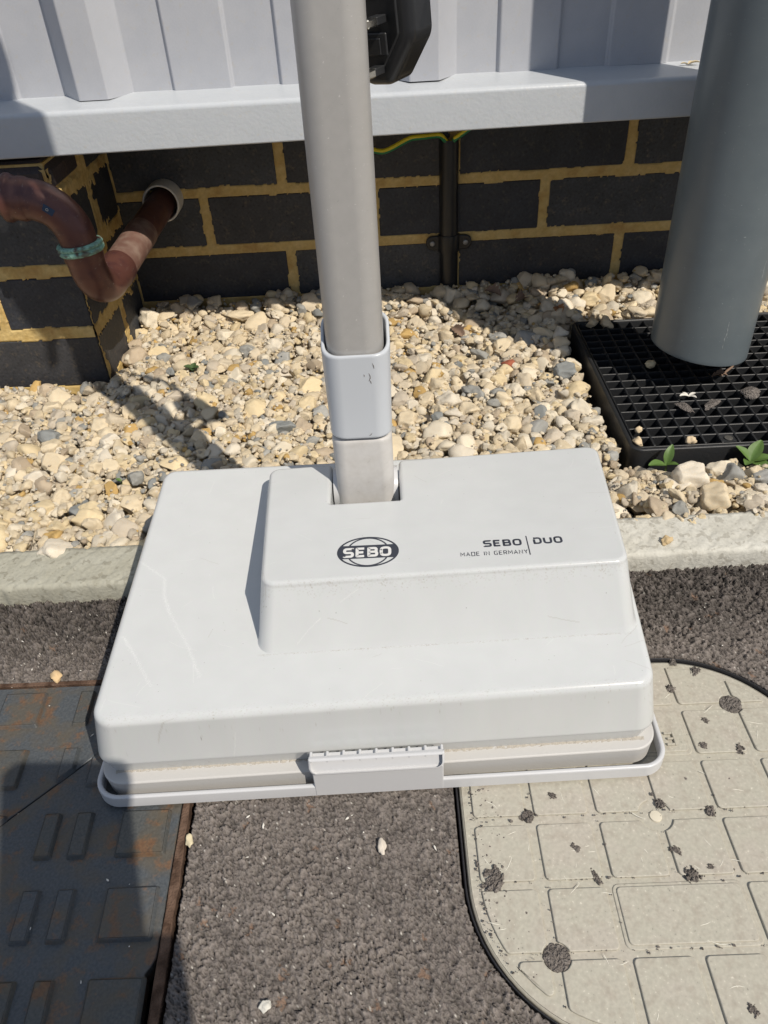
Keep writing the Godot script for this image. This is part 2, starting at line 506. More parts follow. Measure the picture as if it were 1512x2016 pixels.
# ------------------------------------------------------------------ brickwork
# a mortar sheet: fills the joints between the brick outlines and creeps raggedly over their edges. Plane: o + u*U + v*V, outward N
func mortar_sheet(parent: Node3D, o: Vector3, U: Vector3, V: Vector3, size: Vector2, cell: float, bricks: Array, smear: float, sd: int) -> void:
	var N := U.cross(V)
	var fa := FastNoiseLite.new(); fa.seed = sd; fa.frequency = 0.07; fa.fractal_octaves = 3
	var fb := FastNoiseLite.new(); fb.seed = sd + 1; fb.frequency = 0.35; fb.fractal_octaves = 2
	var fc := FastNoiseLite.new(); fc.seed = sd + 2; fc.frequency = 0.018
	var nu := int(size.x / cell); var nv := int(size.y / cell)
	var b := MB.new()
	for j in nv + 1:
		for i in nu + 1:
			var u := i * cell; var v := j * cell
			var deep := -0.05
			for r in bricks:
				deep = maxf(deep, minf(minf(u - r.position.x, r.end.x - u), minf(v - r.position.y, r.end.y - v)))
			var um := u * 1000.0; var vm := v * 1000.0
			var edge: float = 0.0006 + (fa.get_noise_2d(um, vm) * 0.0034 + maxf(0.0, fc.get_noise_2d(um, vm)) * 0.012) * smear
			var h: float
			if deep < 0.0012:
				h = -0.0003 + fb.get_noise_2d(um, vm) * 0.0007 + fa.get_noise_2d(um + 300, vm) * 0.0006
			else:
				h = 0.0005 + fb.get_noise_2d(um, vm) * 0.0004 if deep < edge + 0.0012 else -0.003
			b.vert(o + U * u + V * v + N * h)
	for j in nv:
		for i in nu:
			var a := j * (nu + 1) + i
			b.quad(a, a + 1, a + nu + 2, a + nu + 1)
	put_w("mortar", b, M.mortar, parent)

func build_wall() -> void:
	var w := thing("brick_wall", Vector3(0.15, -0.03, -0.06), "dark blue-black brick wall with ochre mortar in shade below the cabinet", "wall")
	var bm := {}
	var rects := []
	var x0 := -0.72; var y0 := -0.05
	for row in 12:
		var yb := -0.07 + row * 0.075
		var shift := -0.003 if row % 2 == 1 else 0.1125 + 0.003
		# rows: 1 is the lowest in view (perpends at 0, 225, 450), then half-bond above
		for k in range(-4, 7):
			var xa := k * 0.225 + 0.005 + (shift if row % 2 == 0 else shift)
			var r := Rect2(xa, yb, 0.215, 0.065)
			if r.end.x < x0 or r.position.x > 1.25:
				continue
			if row < 6:
				rects.append(Rect2(xa - x0, yb - y0, 0.215, 0.065))
			var key := (row * 7 + k * 3 + 40) % 6
			if not bm.has(key):
				var b := MB.new()
				b.box(Vector3(-0.1075, -0.0325, -0.05), Vector3(0.1075, 0.0325, 0.0), 0.0022)
				bm[key] = b.build()
			var o := put("brick", bm[key], [M.brick, M.brick_b, M.brick_c][(row + k * 2 + 20) % 3], w, Vector3(xa + 0.1075, yb + 0.0325, rng.randf_range(-0.0006, 0.0006)) - w.position)
			o.rotation = Vector3(rng.randf_range(-0.006, 0.006), rng.randf_range(-0.003, 0.003), rng.randf_range(-0.004, 0.004))
	mortar_sheet(w, Vector3(x0, y0, 0), Vector3.RIGHT, Vector3.UP, Vector2(1.56, 0.36), 0.0018, rects, 0.3, 31)
	var back := MB.new()
	back.box(Vector3(-0.72, 0.31, -0.06), Vector3(1.25, 0.86, -0.004))
	put_w("mortar_above", back, M.mortar, w)
	var core := MB.new()
	core.box(Vector3(-1.0, -0.08, -0.2), Vector3(1.5, 0.84, -0.052))
	put_w("wall_core", core, M.mortar, w)

func build_pier() -> void:
	var p := thing("brick_pier", Vector3(-0.35, -0.03, 0.1), "short dark brick pier carrying the cabinet behind the copper pipe", "pier")
	var zf := 0.195; var xr := -0.222
	var ys := [[-0.092, -0.029], [-0.0195, 0.0465], [0.0575, 0.1215], [0.1325, 0.197], [0.206, 0.2425]]
	var fr := []; var sr := []
	for k in ys.size():
		var lo: float = ys[k][0]; var hi: float = ys[k][1]
		var cuts := [xr, xr - 0.215, xr - 0.225 - 0.215] if k % 2 == 1 else [xr, xr - 0.1025, xr - 0.1125 - 0.215, xr - 0.3375 - 0.215]
		for c in cuts.size() - 1:
			var hi_x: float = cuts[c] - (0.01 if c > 0 else 0.0)
			var lo_x: float = cuts[c + 1]
			var b := MB.new()
			b.box(Vector3(lo_x, lo, zf - 0.0985), Vector3(hi_x, hi, zf), 0.011 if k == 4 else 0.003)
			put_w("brick", b, M.brick_top if k == 4 else [M.brick, M.brick_c, M.brick_b][(k + c) % 3], p)
			fr.append(Rect2(lo_x + 0.7, lo + 0.05, hi_x - lo_x, hi - lo))
		var b2 := MB.new()
		b2.box(Vector3(xr - 0.1025, lo, 0.003), Vector3(xr, hi, zf - 0.1085), 0.003)
		put_w("brick", b2, [M.brick_b, M.brick, M.brick_c][k % 3], p)
		sr.append(Rect2(0.0, lo + 0.05, 0.0985, hi - lo)); sr.append(Rect2(0.1085, lo + 0.05, 0.09, hi - lo))
	mortar_sheet(p, Vector3(-0.7, -0.05, zf), Vector3.RIGHT, Vector3.UP, Vector2(0.476, 0.285), 0.0018, fr, 0.45, 51)
	mortar_sheet(p, Vector3(xr, -0.05, zf), Vector3.FORWARD, Vector3.UP, Vector2(0.194, 0.285), 0.0018, sr, 1.7, 61)
	var core := MB.new()
	core.box(Vector3(-0.9, -0.09, 0.002), Vector3(xr - 0.006, 0.24, zf - 0.006))
	put_w("pier_core", core, M.mortar, p)

# ------------------------------------------------------------------ cabinet
func build_cabinet() -> void:
	var c := thing("metal_cabinet", Vector3(0.15, 0.2485, 0.1), "pale grey steel cabinet with ribbed side standing above the brick footing", "cabinet")
	# base rail: sloping top, rounded front edge, folded down
	var prof := PackedVector2Array()       # z, y
	prof.push_back(Vector2(0.12, 0.2945)); 
	var ct := Vector2(0.1955, 0.2842)
	prof.push_back(Vector2(0.19, 0.2896))
	for k in 7:
		var a := PI / 2 * (1.0 - k / 6.0)
		prof.push_back(ct + Vector2(cos(a), sin(a)) * 0.0048)
	prof.push_back(Vector2(0.2003, 0.252)); prof.push_back(Vector2(0.1995, 0.2505)); prof.push_back(Vector2(0.197, 0.25)); prof.push_back(Vector2(0.05, 0.25))
	var b := MB.new()
	var rs := []
	for x in [1.2, 0.4485, 0.1, -0.266, -1.1]:
		var r := PackedVector3Array()
		for q in prof:
			var low := clampf((0.287 - q.y) / 0.037, 0, 1)
			r.push_back(Vector3(x, q.y + (x - 0.15) * (0.0055 * low - 0.0015 * (1 - low)), q.x))
		rs.append(r)
	b.rings(rs, false)
	put_w("base_rail", b, M.rail, c)
	# ribbed sheet: plan profile repeated, 340 mm apart
	var one := [[-0.2005, 0.0], [-0.1785, 0.028], [-0.1480, 0.028], [-0.1295, 0.0], [-0.0865, 0.0], [-0.0845, 0.0042], [-0.0245, 0.0042], [-0.0225, 0.0], [0.0265, 0.0], [0.0285, 0.0042], [0.0885, 0.0042], [0.0905, 0.0]]
	var pl := PackedVector2Array()
	for k in range(-3, 4):
		for q in one:
			pl.push_back(Vector2(q[0] + k * 0.3395, 0.1405 + q[1]))
	var sh := MB.new()
	for k in pl.size() - 1:
		var p := pl[k]; var q := pl[k + 1]
		var n := Vector2(q.y - p.y, -(q.x - p.x)).normalized() * -1.0
		var d := (q - p).normalized()
		var e := 0.0012
		# flat run with softened bends
		var A := p + d * e; var B := q - d * e
		for seg in [[A, B]]:
			var i := sh.vert(Vector3(seg[0].x, 0.2925, seg[0].y)); sh.vert(Vector3(seg[1].x, 0.2925, seg[1].y)); sh.vert(Vector3(seg[1].x, 1.5, seg[1].y)); sh.vert(Vector3(seg[0].x, 1.5, seg[0].y))
			sh.quad(i, i + 1, i + 2, i + 3)
		if k + 2 < pl.size():
			var d2 := (pl[k + 2] - q).normalized()
			var C := q + d2 * e
			var mid := (B + C) * 0.25 + q * 0.5
			var i2 := sh.vert(Vector3(B.x, 0.2925, B.y)); sh.vert(Vector3(mid.x, 0.2925, mid.y)); sh.vert(Vector3(C.x, 0.2925, C.y))
			sh.vert(Vector3(B.x, 1.5, B.y)); sh.vert(Vector3(mid.x, 1.5, mid.y)); sh.vert(Vector3(C.x, 1.5, C.y))
			sh.quad(i2, i2 + 1, i2 + 4, i2 + 3); sh.quad(i2 + 1, i2 + 2, i2 + 5, i2 + 4)
	put_w("ribbed_panel", sh, M.panel, c)
	var bk := MB.new()
	bk.box(Vector3(-1.1, 0.2955, -0.02), Vector3(1.2, 1.49, 0.125))
	put_w("cabinet_body", bk, M.dark, c)
	var top := MB.new()
	top.box(Vector3(-1.15, 1.5, -0.1), Vector3(1.25, 1.53, 0.2), 0.004)
	put_w("roof", top, M.panel, c)

# ------------------------------------------------------------------ downpipe, grate, conduit, wire
func build_downpipe() -> void:
	var p := thing("downpipe", Vector3(0.4690, 0.037, 0.277), "thick grey plastic downpipe ending just above the black grate", "pipe")
	var b := MB.new()
	var rs := []
	var R := 0.0515
	for prof in [[R - 0.0035, 1.3], [R - 0.0035, 0.0], [R - 0.0032, -0.0005], [R - 0.0006, -0.0005], [R, 0.0002], [R, 0.004], [R, 0.3], [R, 1.3]]:
		var r := PackedVector3Array()
		for k in 64:
			var a := TAU * k / 64
			var tilt: float = (-cos(a) * 0.0065) * (1.0 if prof[1] < 0.1 else 0.0)
			r.push_back(Vector3(cos(a) * prof[0], prof[1] + tilt, -sin(a) * prof[0]))
		rs.append(r)
	b.rings(rs)
	put("pipe_wall", b.build(), M.downpipe, p)
	var fn := FastNoiseLite.new(); fn.seed = 19; fn.frequency = 0.05; fn.fractal_octaves = 3
	var drip := MB.new()      # dried drips and splash marks
	for q in [[0.42, 0.012, 0.105, 0.0009], [0.95, 0.09, 0.13, 0.0005], [0.6, 0.0, 0.035, 0.0007], [1.5, 0.02, 0.05, 0.0004], [1.25, 0.16, 0.18, 0.0007], [0.8, 0.25, 0.32, 0.0005]]:
		var ds := []
		for k in 25:
			var y := lerpf(q[1], q[2], k / 24.0)
			var a: float = q[0] + fn.get_noise_2d(y * 1500.0, q[0] * 90.0) * 0.035
			var w: float = q[3] * maxf(0.05, 0.5 + fn.get_noise_2d(y * 4000.0, q[0] * 300.0) * 1.3) / R
			var row := PackedVector3Array()
			for s in 3:
				var aa := a + (s - 1) * w
				row.push_back(Vector3(cos(aa) * (R + 0.00015), y, sin(aa) * (R + 0.00015)))
			ds.append(row)
		drip.rings(ds, false)
	put("dried_drips", drip.build(), mat(lin(0.27, 0.29, 0.3), 0.8), p).set_meta("kind", "stuff")
	for y in [0.62, 1.15]:
		var k := MB.new()
		var q := []
		for e in [[R + 0.0005, y - 0.015], [R + 0.004, y - 0.014], [R + 0.004, y + 0.014], [R + 0.0005, y + 0.015]]:
			var r := PackedVector3Array()
			for s in 48:
				r.push_back(Vector3(cos(TAU * s / 48) * e[0], e[1], -sin(TAU * s / 48) * e[0]))
			q.append(r)
		k.rings(q)
		k.box(Vector3(-0.02, y - 0.012, -0.106), Vector3(0.02, y + 0.012, -R - 0.001), 0.002)
		put("bracket", k.build(), M.downpipe, p)

func build_grate() -> void:
	var g := thing("drain_grate", Vector3(0.505, -0.02, 0.282), "square black plastic gully grate set in the gravel under the downpipe", "grate")
	var x0 := 0.3605; var x1 := 0.6605; var z0 := 0.132; var z1 := 0.4295
	var top := 0.0045
	var out := ccw(rounded([Vector2(x0, z0), Vector2(x1, z0), Vector2(x1, z1), Vector2(x0, z1)], [0.012], 6))
	var inn := inset(out, 0.0075)
	var b := MB.new()
	b.rings([ring3(out, -0.05), ring3(out, top - 0.0018), ring3(inset(out, 0.0006), top - 0.0005), ring3(inset(out, 0.0018), top), ring3(inset(out, 0.0042), top), ring3(inset(out, 0.0045), top - 0.003), ring3(inset(out, 0.0056), top - 0.003), ring3(inset(out, 0.0058), top - 0.0006), ring3(inn, top - 0.0006), ring3(inset(inn, 0.0004), top - 0.026)])
	put_w("frame", b, M.black_dull, g)
	var n := 17
	var px := (x1 - x0 - 0.0158) / n; var pz := (z1 - z0 - 0.0158) / n
	var bx := MB.new()
	bx.box(Vector3(x0 + 0.0078, -0.026, -0.0011), Vector3(x1 - 0.0078, 0.0, 0.0011), 0.0004)
	var bz := MB.new()
	bz.box(Vector3(-0.0011, -0.026, z0 + 0.0078), Vector3(0.0011, 0.0, z1 - 0.0078), 0.0004)
	var mc := Vector3(0.505, -0.02, 0.282)
	for m in [bx, bz]:
		for k in m.v.size():
			m.v[k] -= Vector3(mc.x, 0, 0) if m == bx else Vector3(0, 0, mc.z)
	var mx := bx.build(); var mz := bz.build()
	for k in range(1, n):
		put("bar", mx, M.black_dull, g, Vector3(0, top - 0.0011 + 0.02, z0 + 0.0079 + pz * k - mc.z))
		put("bar", mz, M.black_dull, g, Vector3(x0 + 0.0079 + px * k - mc.x, top - 0.0007 + 0.02, 0))
	# screw seat in the front row
	var sx := x0 + 0.0079 + px * 5.5; var sz := z1 - 0.0079 - pz * 0.5
	var sb := MB.new()
	sb.box(Vector3(sx - px * 0.5, -0.02, sz - pz * 0.5), Vector3(sx + px * 0.5, top - 0.0022, sz + pz * 0.5), 0.0004)
	put_w("screw_seat", sb, M.black_dull, g)
	var sc := MB.new()
	sc.tube(PackedVector3Array([Vector3(sx, 0, sz), Vector3(sx, top - 0.0012, sz), Vector3(sx, top - 0.0009, sz)]), PackedFloat32Array([0.0042, 0.0042, 0.0038]), 20)
	put_w("screw", sc, mat(lin(0.1, 0.095, 0.085), 0.5, 0.4), g)
	var pit := MB.new()
	pit.box(Vector3(x0 + 0.002, -0.32, z0 + 0.002), Vector3(x1 - 0.002, -0.055, z1 - 0.002))
	put_w("gully_pit", pit, M.gap, g)

func build_conduit() -> void:
	var c := thing("black_conduit", Vector3(0.2145, -0.01, 0.006), "narrow black plastic conduit fixed upright to the brick wall", "conduit")
	var prof := PackedVector2Array()
	for k in 17:
		var a := PI * k / 16
		prof.push_back(Vector2(0.2145 + cos(a) * 0.0125, 0.001 + sin(a) * 0.0135))
	var b := MB.new()
	var lo := PackedVector3Array(); var hi := PackedVector3Array(); var ml := PackedVector3Array(); var mh := PackedVector3Array()
	for q in prof:
		lo.push_back(Vector3(q.x, -0.02, q.y)); hi.push_back(Vector3(q.x, 0.2, q.y))
	b.rings([hi, lo], false)
	put_w("trunk", b, M.black, c)
	var s := MB.new()
	var r2 := []
	for e in [[0.058, 0.0], [0.0585, 0.0022], [0.0805, 0.0022], [0.081, 0.0]]:
		var r := PackedVector3Array()
		for k in 17:
			var a := PI * k / 16
			r.push_back(Vector3(0.2145 + cos(a) * (0.0126 + e[1]), e[0], 0.001 + sin(a) * (0.0136 + e[1])))
		r2.append(r)
	r2.reverse()
	s.rings(r2, false)
	for sg in [-1.0, 1.0]:
		var e := MB.new()
		var pl := ccw(rounded([Vector2(0.2145 + sg * 0.011, 0.060), Vector2(0.2145 + sg * 0.031, 0.060), Vector2(0.2145 + sg * 0.031, 0.079), Vector2(0.2145 + sg * 0.011, 0.079)], [0.0, 0.0085, 0.0085, 0.0], 6))
		var tmp := MB.new()
		slab(tmp, pl, 0.001, 0.005, 0.0012)
		for k in tmp.v.size():
			tmp.v[k] = Vector3(tmp.v[k].x, 0.139 - tmp.v[k].z, tmp.v[k].y)
		var base := s.v.size()
		for k in tmp.v.size():
			s.vert(tmp.v[k])
		for k in range(0, tmp.ix.size()):
			s.ix.push_back(tmp.ix[k] + base)
	var clip := put_w("saddle_clip", s, M.black, c)
	for sg in [-1.0, 1.0]:
		var sc := MB.new()
		sc.tube(PackedVector3Array([Vector3(0.2145 + sg * 0.0225, 0.0695, 0.004), Vector3(0.2145 + sg * 0.0225, 0.0695, 0.0062), Vector3(0.2145 + sg * 0.0225, 0.0695, 0.0068)]), PackedFloat32Array([0.0036, 0.0036, 0.0024]), 14)
		put_w("screw", sc, mat(lin(0.3, 0.3, 0.3), 0.5, 0.6), clip)
	# earth wire
	var w := thing("earth_wire", Vector3(0.18, 0.19, 0.02), "green and yellow earth wire sagging out of the conduit below the rail", "wire")
	var cv := Curve3D.new()
	for p in [[0.09, 0.204, 0.03, 0.03], [0.130, 0.1955, 0.03, 0.02], [0.170, 0.209, 0.028, 0.02], [0.200, 0.2075, 0.016, 0.012], [0.213, 0.196, 0.008, 0.006]]:
		cv.add_point(Vector3(p[0], p[1], p[2]), Vector3(-p[3] * 0.5, 0.0, 0.0), Vector3(p[3] * 0.5, 0.0, 0.0))
	var cv2 := Curve3D.new()
	for p in [[0.217, 0.196, 0.008], [0.224, 0.204, 0.014], [0.245, 0.218, 0.02], [0.27, 0.226, 0.02]]:
		cv2.add_point(Vector3(p[0], p[1], p[2]), Vector3(-0.006, -0.003, 0), Vector3(0.006, 0.003, 0))
	for q in [cv, cv2]:
		var pts: PackedVector3Array = q.tessellate_even_length(5, 0.003)
		var r1 := PackedFloat32Array(); r1.resize(pts.size()); r1.fill(0.0031)
		var g := MB.new()
		g.tube(pts, r1, 12)
		put_w("green_sheath", g, M.wire_green, w)
		var pts2 := PackedVector3Array()
		for p in pts:
			pts2.push_back(p + Vector3(0, 0.0013, 0.0011))
		r1.fill(0.0025)
		var y := MB.new()
		y.tube(pts2, r1, 10)
		put_w("yellow_stripe", y, M.wire_yellow, w)

# ------------------------------------------------------------------ copper waste pipe
func ring_bulge(b: MB, at: Vector3, dir: Vector3, R: float, prof: Array) -> void:
	var pts := PackedVector3Array(); var rad := PackedFloat32Array()
	for q in prof:
		pts.push_back(at + dir * q[0]); rad.push_back(R + q[1])
	b.tube(pts, rad, 32, false)
func build_copper() -> void:
	var c := thing("copper_pipe", Vector3(-0.19, 0.11, 0.22), "tarnished copper waste pipe bending from the wall sleeve past the pier", "pipe")
	var R := 0.0187
	var sl := Vector3(-0.1585, 0.147, -0.02); var low := Vector3(-0.1815, 0.1205, 0.2135)
	var d := (low - sl).normalized()
	var up := Vector3(-0.06, 1, 0).normalized()
	var rb := 0.038
	var cc := low + up * rb
	# straight tail: dull brown near the wall, pale further out
	var t := MB.new()
	t.tube(PackedVector3Array([sl, sl.lerp(low, 0.5)]), PackedFloat32Array([R - 0.001, R - 0.001]), 32)
	put_w("tail_pipe", t, M.copper, c)
	var t2 := MB.new()
	t2.tube(PackedVector3Array([sl.lerp(low, 0.485), sl.lerp(low, 0.492), sl.lerp(low, 0.91)]), PackedFloat32Array([R - 0.001, R, R]), 32)
	put_w("tail_sleeve", t2, M.copper_pale, c)
	# lower bend
	var pts := PackedVector3Array([sl.lerp(low, 0.86), sl.lerp(low, 0.865), sl.lerp(low, 0.93), sl.lerp(low, 0.96)])
	var rad := PackedFloat32Array([R, R + 0.0016, R + 0.0016, R + 0.0006])
	for k in 17:
		var a := PI / 2 * k / 16
		pts.push_back(cc - up * rb * cos(a) + d * rb * sin(a)); rad.push_back(R + 0.0006)
	var top := cc + d * rb
	pts.push_back(top + up * 0.004); rad.push_back(R + 0.0008)
	pts.push_back(top + up * 0.006); rad.push_back(R + 0.0018)
	pts.push_back(top + up * 0.013); rad.push_back(R + 0.0018)
	var lb := MB.new()
	lb.tube(pts, rad, 36, false)
	put_w("lower_bend", lb, M.copper, c)
	var gr := MB.new()
	var gp := top + up * 0.0135
	ring_bulge(gr, gp, up, R, [[-0.001, 0.001], [-0.0008, 0.0036], [0.0006, 0.0049], [0.0028, 0.0052], [0.0042, 0.0044], [0.0048, 0.003], [0.0052, 0.0044], [0.007, 0.0052], [0.0086, 0.0044], [0.0094, 0.002], [0.0092, 0.0002]])
	put_w("verdigris_collar", gr, M.green, c)
	# upper bend towards the left
	var left := Vector3(-1, 0.11, -0.03).normalized()
	var rb2 := 0.035
	var s2 := gp + up * 0.015
	var pu := PackedVector3Array([gp, s2]); var ru := PackedFloat32Array([R + 0.0003, R + 0.0003])
	var c2 := s2 + left * rb2
	for k in range(1, 17):
		var a := PI / 2 * k / 16
		pu.push_back(c2 - left * rb2 * cos(a) + up * rb2 * sin(a)); ru.push_back(R + 0.0005 + (0.0006 if k > 10 else 0.0))
	var e := c2 + up * rb2
	for q in [[0.001, 0.0016], [0.004, 0.0026], [0.010, 0.0026], [0.014, 0.0018], [0.0165, 0.0034], [0.0195, 0.0048], [0.0225, 0.0044], [0.0245, 0.002], [0.0255, 0.0]]:
		pu.push_back(e + left * q[0]); ru.push_back(R + q[1])
	var ub := MB.new()
	ub.tube(pu, ru, 36, false)
	put_w("upper_bend", ub, M.copper, c)
	var fl := MB.new()
	fl.tube(PackedVector3Array([e + left * 0.018, e + left * 0.4]), PackedFloat32Array([R - 0.0015, R - 0.0015]), 28)
	put_w("feed_pipe", fl, M.copper, c)
	var ink := MB.new()      # small blue printed mark on the bend
	var mc := c2 - left * rb2 * cos(0.95) + up * rb2 * sin(0.95)
	var along := (left * sin(0.95) + up * cos(0.95)).normalized()
	var out := Vector3(0.18, 0.1, 0.97)
	out = (out - along * out.dot(along)).normalized()
	var side := along.cross(out)
	var grid := []
	for i in 6:
		var r := PackedVector3Array()
		for j in 5:
			var w := (j - 2) * 0.085
			r.push_back(mc + along * ((i - 2.5) * 0.0027) + (out * cos(w) + side * sin(w)) * (R + 0.0009))
		grid.append(r)
	ink.rings(grid, false)
	put_w("printed_mark", ink, M.blue_ink, c)
	for s in [[0.0, -0.02]]:
		var v := MB.new()
		v.tube(arc_loop(mc + out * (R + 0.0012), along, side, 0.0011), fill_r(21, 0.0002), 6, false)
		put_w("printed_ring", v, M.white_bit, c)
	# white sleeve in the wall
	var w := thing("wall_sleeve", Vector3(-0.1585, 0.1475, 0.0), "short white plastic sleeve in the wall around the copper pipe", "sleeve")
	var ws := MB.new()
	var pa := PackedVector3Array(); var pr := PackedFloat32Array()
	for q in [[0.02, 0.0208], [0.0325, 0.0208], [0.0335, 0.0215], [0.0335, 0.0228], [0.0325, 0.0236], [-0.03, 0.0236]]:
		pa.push_back(Vector3(-0.1585, 0.1475, q[0])); pr.push_back(q[1])
	# lathe by hand: both walls and the rim
	var rs := []
	for q in [[-0.03, 0.0236], [0.0275, 0.0236], [0.0285, 0.0228], [0.0285, 0.0215], [0.0275, 0.0208], [-0.03, 0.0208]]:
		var r := PackedVector3Array()
		for k in 40:
			r.push_back(Vector3(-0.1585 + cos(TAU * k / 40) * q[1], 0.1475 + sin(TAU * k / 40) * q[1], q[0]))
		rs.append(r)
	ws.rings(rs)
	put_w("sleeve_wall", ws, M.white_pvc, w)
func arc_loop(c: Vector3, a: Vector3, b: Vector3, r: float) -> PackedVector3Array:
	var o := PackedVector3Array()
	for k in 21:
		o.push_back(c + a * cos(TAU * k / 20) * r + b * sin(TAU * k / 20) * r)
	return o
func fill_r(n: int, r: float) -> PackedFloat32Array:
	var o := PackedFloat32Array()
	o.resize(n); o.fill(r)
	return o
# ------------------------------------------------------------------ ground
var cover_poly: PackedVector2Array
var iron_poly: PackedVector2Array
var iron_hole: PackedVector2Array
func kerb_z(x: float) -> float:
	return 0.5845 - 0.012 * (x - 0.1)
func build_asphalt() -> void:
	var x0 := -0.40; var x1 := 0.64; var z0 := 0.572; var z1 := 0.98
	var step := 0.00086
	var nx := int((x1 - x0) / step); var nzv := int((z1 - z0) / step)
	var fc := FastNoiseLite.new(); fc.seed = 7; fc.noise_type = FastNoiseLite.TYPE_CELLULAR; fc.frequency = 0.34; fc.fractal_type = FastNoiseLite.FRACTAL_NONE; fc.cellular_return_type = FastNoiseLite.RETURN_DISTANCE2_SUB
	fc.cellular_jitter = 1.0
	var fv: FastNoiseLite = fc.duplicate(); fv.cellular_return_type = FastNoiseLite.RETURN_CELL_VALUE
	var fw := FastNoiseLite.new(); fw.seed = 9; fw.frequency = 0.2; fw.fractal_octaves = 2
	var fl := FastNoiseLite.new(); fl.seed = 12; fl.frequency = 0.012; fl.fractal_octaves = 3
	var fs := FastNoiseLite.new(); fs.seed = 15; fs.frequency = 0.6; fs.fractal_octaves = 2
	var b := MB.new()
	b.colored = true
	var ox := PackedFloat32Array()
	var inner := inset(cover_poly, -0.0030)
	var r := RandomNumberGenerator.new()
	r.seed = 5
	for j in nzv + 1:
		var z := z0 + j * step
		for i in nx + 1:
			var x := x0 + i * step
			var mx := x * 1000.0; var mz := z * 1000.0
			var wx := mx + fw.get_noise_2d(mx, mz) * 3.4; var wz := mz + fw.get_noise_2d(mx + 500, mz) * 3.4
			var d := fc.get_noise_2d(wx, wz) + 1.0            # 0 on the border between two chips
			var cv := fv.get_noise_2d(wx, wz)
			var lo := fl.get_noise_2d(mx, mz)
			# the strip by the kerb is open and lumpy, the rest is rolled smoother
			var rough := clampf(0.62 + lo * 0.5 + clampf((0.69 - z) * 10.0, 0, 0.9), 0.5, 1.7)
			var gap := exp(-d * d * 30.0)             # the crevices between chips
			var h := (cv * 0.0012 - gap * 0.0022) * rough + fs.get_noise_2d(mx, mz) * 0.0008 + fw.get_noise_2d(mx + 90, mz) * 0.0006 + lo * 0.0006
			var y := GY - 0.0003 + h
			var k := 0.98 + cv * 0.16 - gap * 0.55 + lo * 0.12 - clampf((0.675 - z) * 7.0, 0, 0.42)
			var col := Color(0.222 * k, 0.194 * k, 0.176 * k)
			if cv < -0.985: col = Color(0.22, 0.15, 0.11)
			if r.randf() < 0.005: col = Color(0.6, 0.57, 0.52) * r.randf_range(0.5, 1.2)
			if z > 0.66:
				if x > 0.145 and Geometry2D.is_point_in_polygon(Vector2(x, z), inner):
					y = GY - 0.03
				elif x < -0.005 and z > 0.672 and x < iron_edge(z) + 0.0085 and z > 0.6765:
					y = GY - 0.03
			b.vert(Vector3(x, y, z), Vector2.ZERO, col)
	for j in nzv:
		for i in nx:
			var a := j * (nx + 1) + i
			b.quad(a, a + nx + 1, a + nx + 2, a + 1)
	var g := struct(Node3D.new())
	g.name = "asphalt"
	add_child(g)
	put("asphalt_surface", b.build(), M.asphalt, g).set_meta("kind", "structure")
	var far := MB.new()
	for q in [[-60.0, x0 + 0.002, 0.55, 60.0], [x1 - 0.002, 60.0, 0.55, 60.0], [x0, x1, z1 - 0.002, 60.0]]:
		var i := far.vert(Vector3(q[0], GY - 0.001, q[2])); far.vert(Vector3(q[1], GY - 0.001, q[2])); far.vert(Vector3(q[1], GY - 0.001, q[3])); far.vert(Vector3(q[0], GY - 0.001, q[3]))
		far.quad(i, i + 3, i + 2, i + 1)
	put("asphalt_beyond", far.build(), M.asphalt_far, g).set_meta("kind", "structure")
	var e := MB.new()
	var i2 := e.vert(Vector3(-60, GY - 0.045, -60)); e.vert(Vector3(60, GY - 0.045, -60)); e.vert(Vector3(60, GY - 0.045, 60)); e.vert(Vector3(-60, GY - 0.045, 60))
	e.quad(i2, i2 + 3, i2 + 2, i2 + 1)
	var gr := put("ground", e.build(), M.soil)
	struct(gr)

func build_kerb() -> void:
	var k := struct(Node3D.new()) as Node3D
	k.name = "kerb"
	add_child(k)
	k.position = Vector3(0.1, GY, 0.56)
	var fn := FastNoiseLite.new(); fn.seed = 77; fn.frequency = 0.06; fn.fractal_octaves = 4
	var fp := FastNoiseLite.new(); fp.seed = 78; fp.frequency = 0.25; fp.fractal_octaves = 3
	# profile from the back foot over the top to the front foot: dz from the front edge, y, share of roughness
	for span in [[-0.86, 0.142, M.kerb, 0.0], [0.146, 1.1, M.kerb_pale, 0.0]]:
		var b := MB.new()
		var rs := []
		var n := int((span[1] - span[0]) / 0.003)
		var prof := [[-0.05, -0.05], [-0.05, 0.0]]
		for q in 13:
			prof.append([-0.048 + 0.042 * q / 12.0, 0.005])
		for q in 5:
			var a := PI / 2 * (1.0 - q / 4.0)
			prof.append([-0.004 + 0.004 * cos(a), 0.001 + 0.004 * sin(a)])
		for q in 5:
			prof.append([0.0005, -0.003 - 0.005 * q])
		for i in n + 1:
			var x: float = span[0] + (span[1] - span[0]) * i / n
			var r := PackedVector3Array()
			for q in prof:
				var z: float = kerb_z(x) + q[0]
				var mx := x * 1000.0; var mz: float = z * 1000.0 + q[1] * 1000.0
				var h := fn.get_noise_2d(mx, mz) * 0.0009 + minf(0.0, fp.get_noise_2d(mx * 0.5, mz) + 0.16) * 0.004
				var edge: float = clampf(1.0 - absf(q[0]) / 0.008, 0, 1)
				r.push_back(Vector3(x, q[1] + h, z + fn.get_noise_2d(mx, 900.0) * 0.001 * edge + minf(0.0, fp.get_noise_2d(mx, 400.0) + 0.25) * 0.004 * edge))
			rs.append(r)
		rs.reverse()
		b.rings(rs, false)
		put_w("kerb_stone", b, span[2], k).set_meta("kind", "structure")

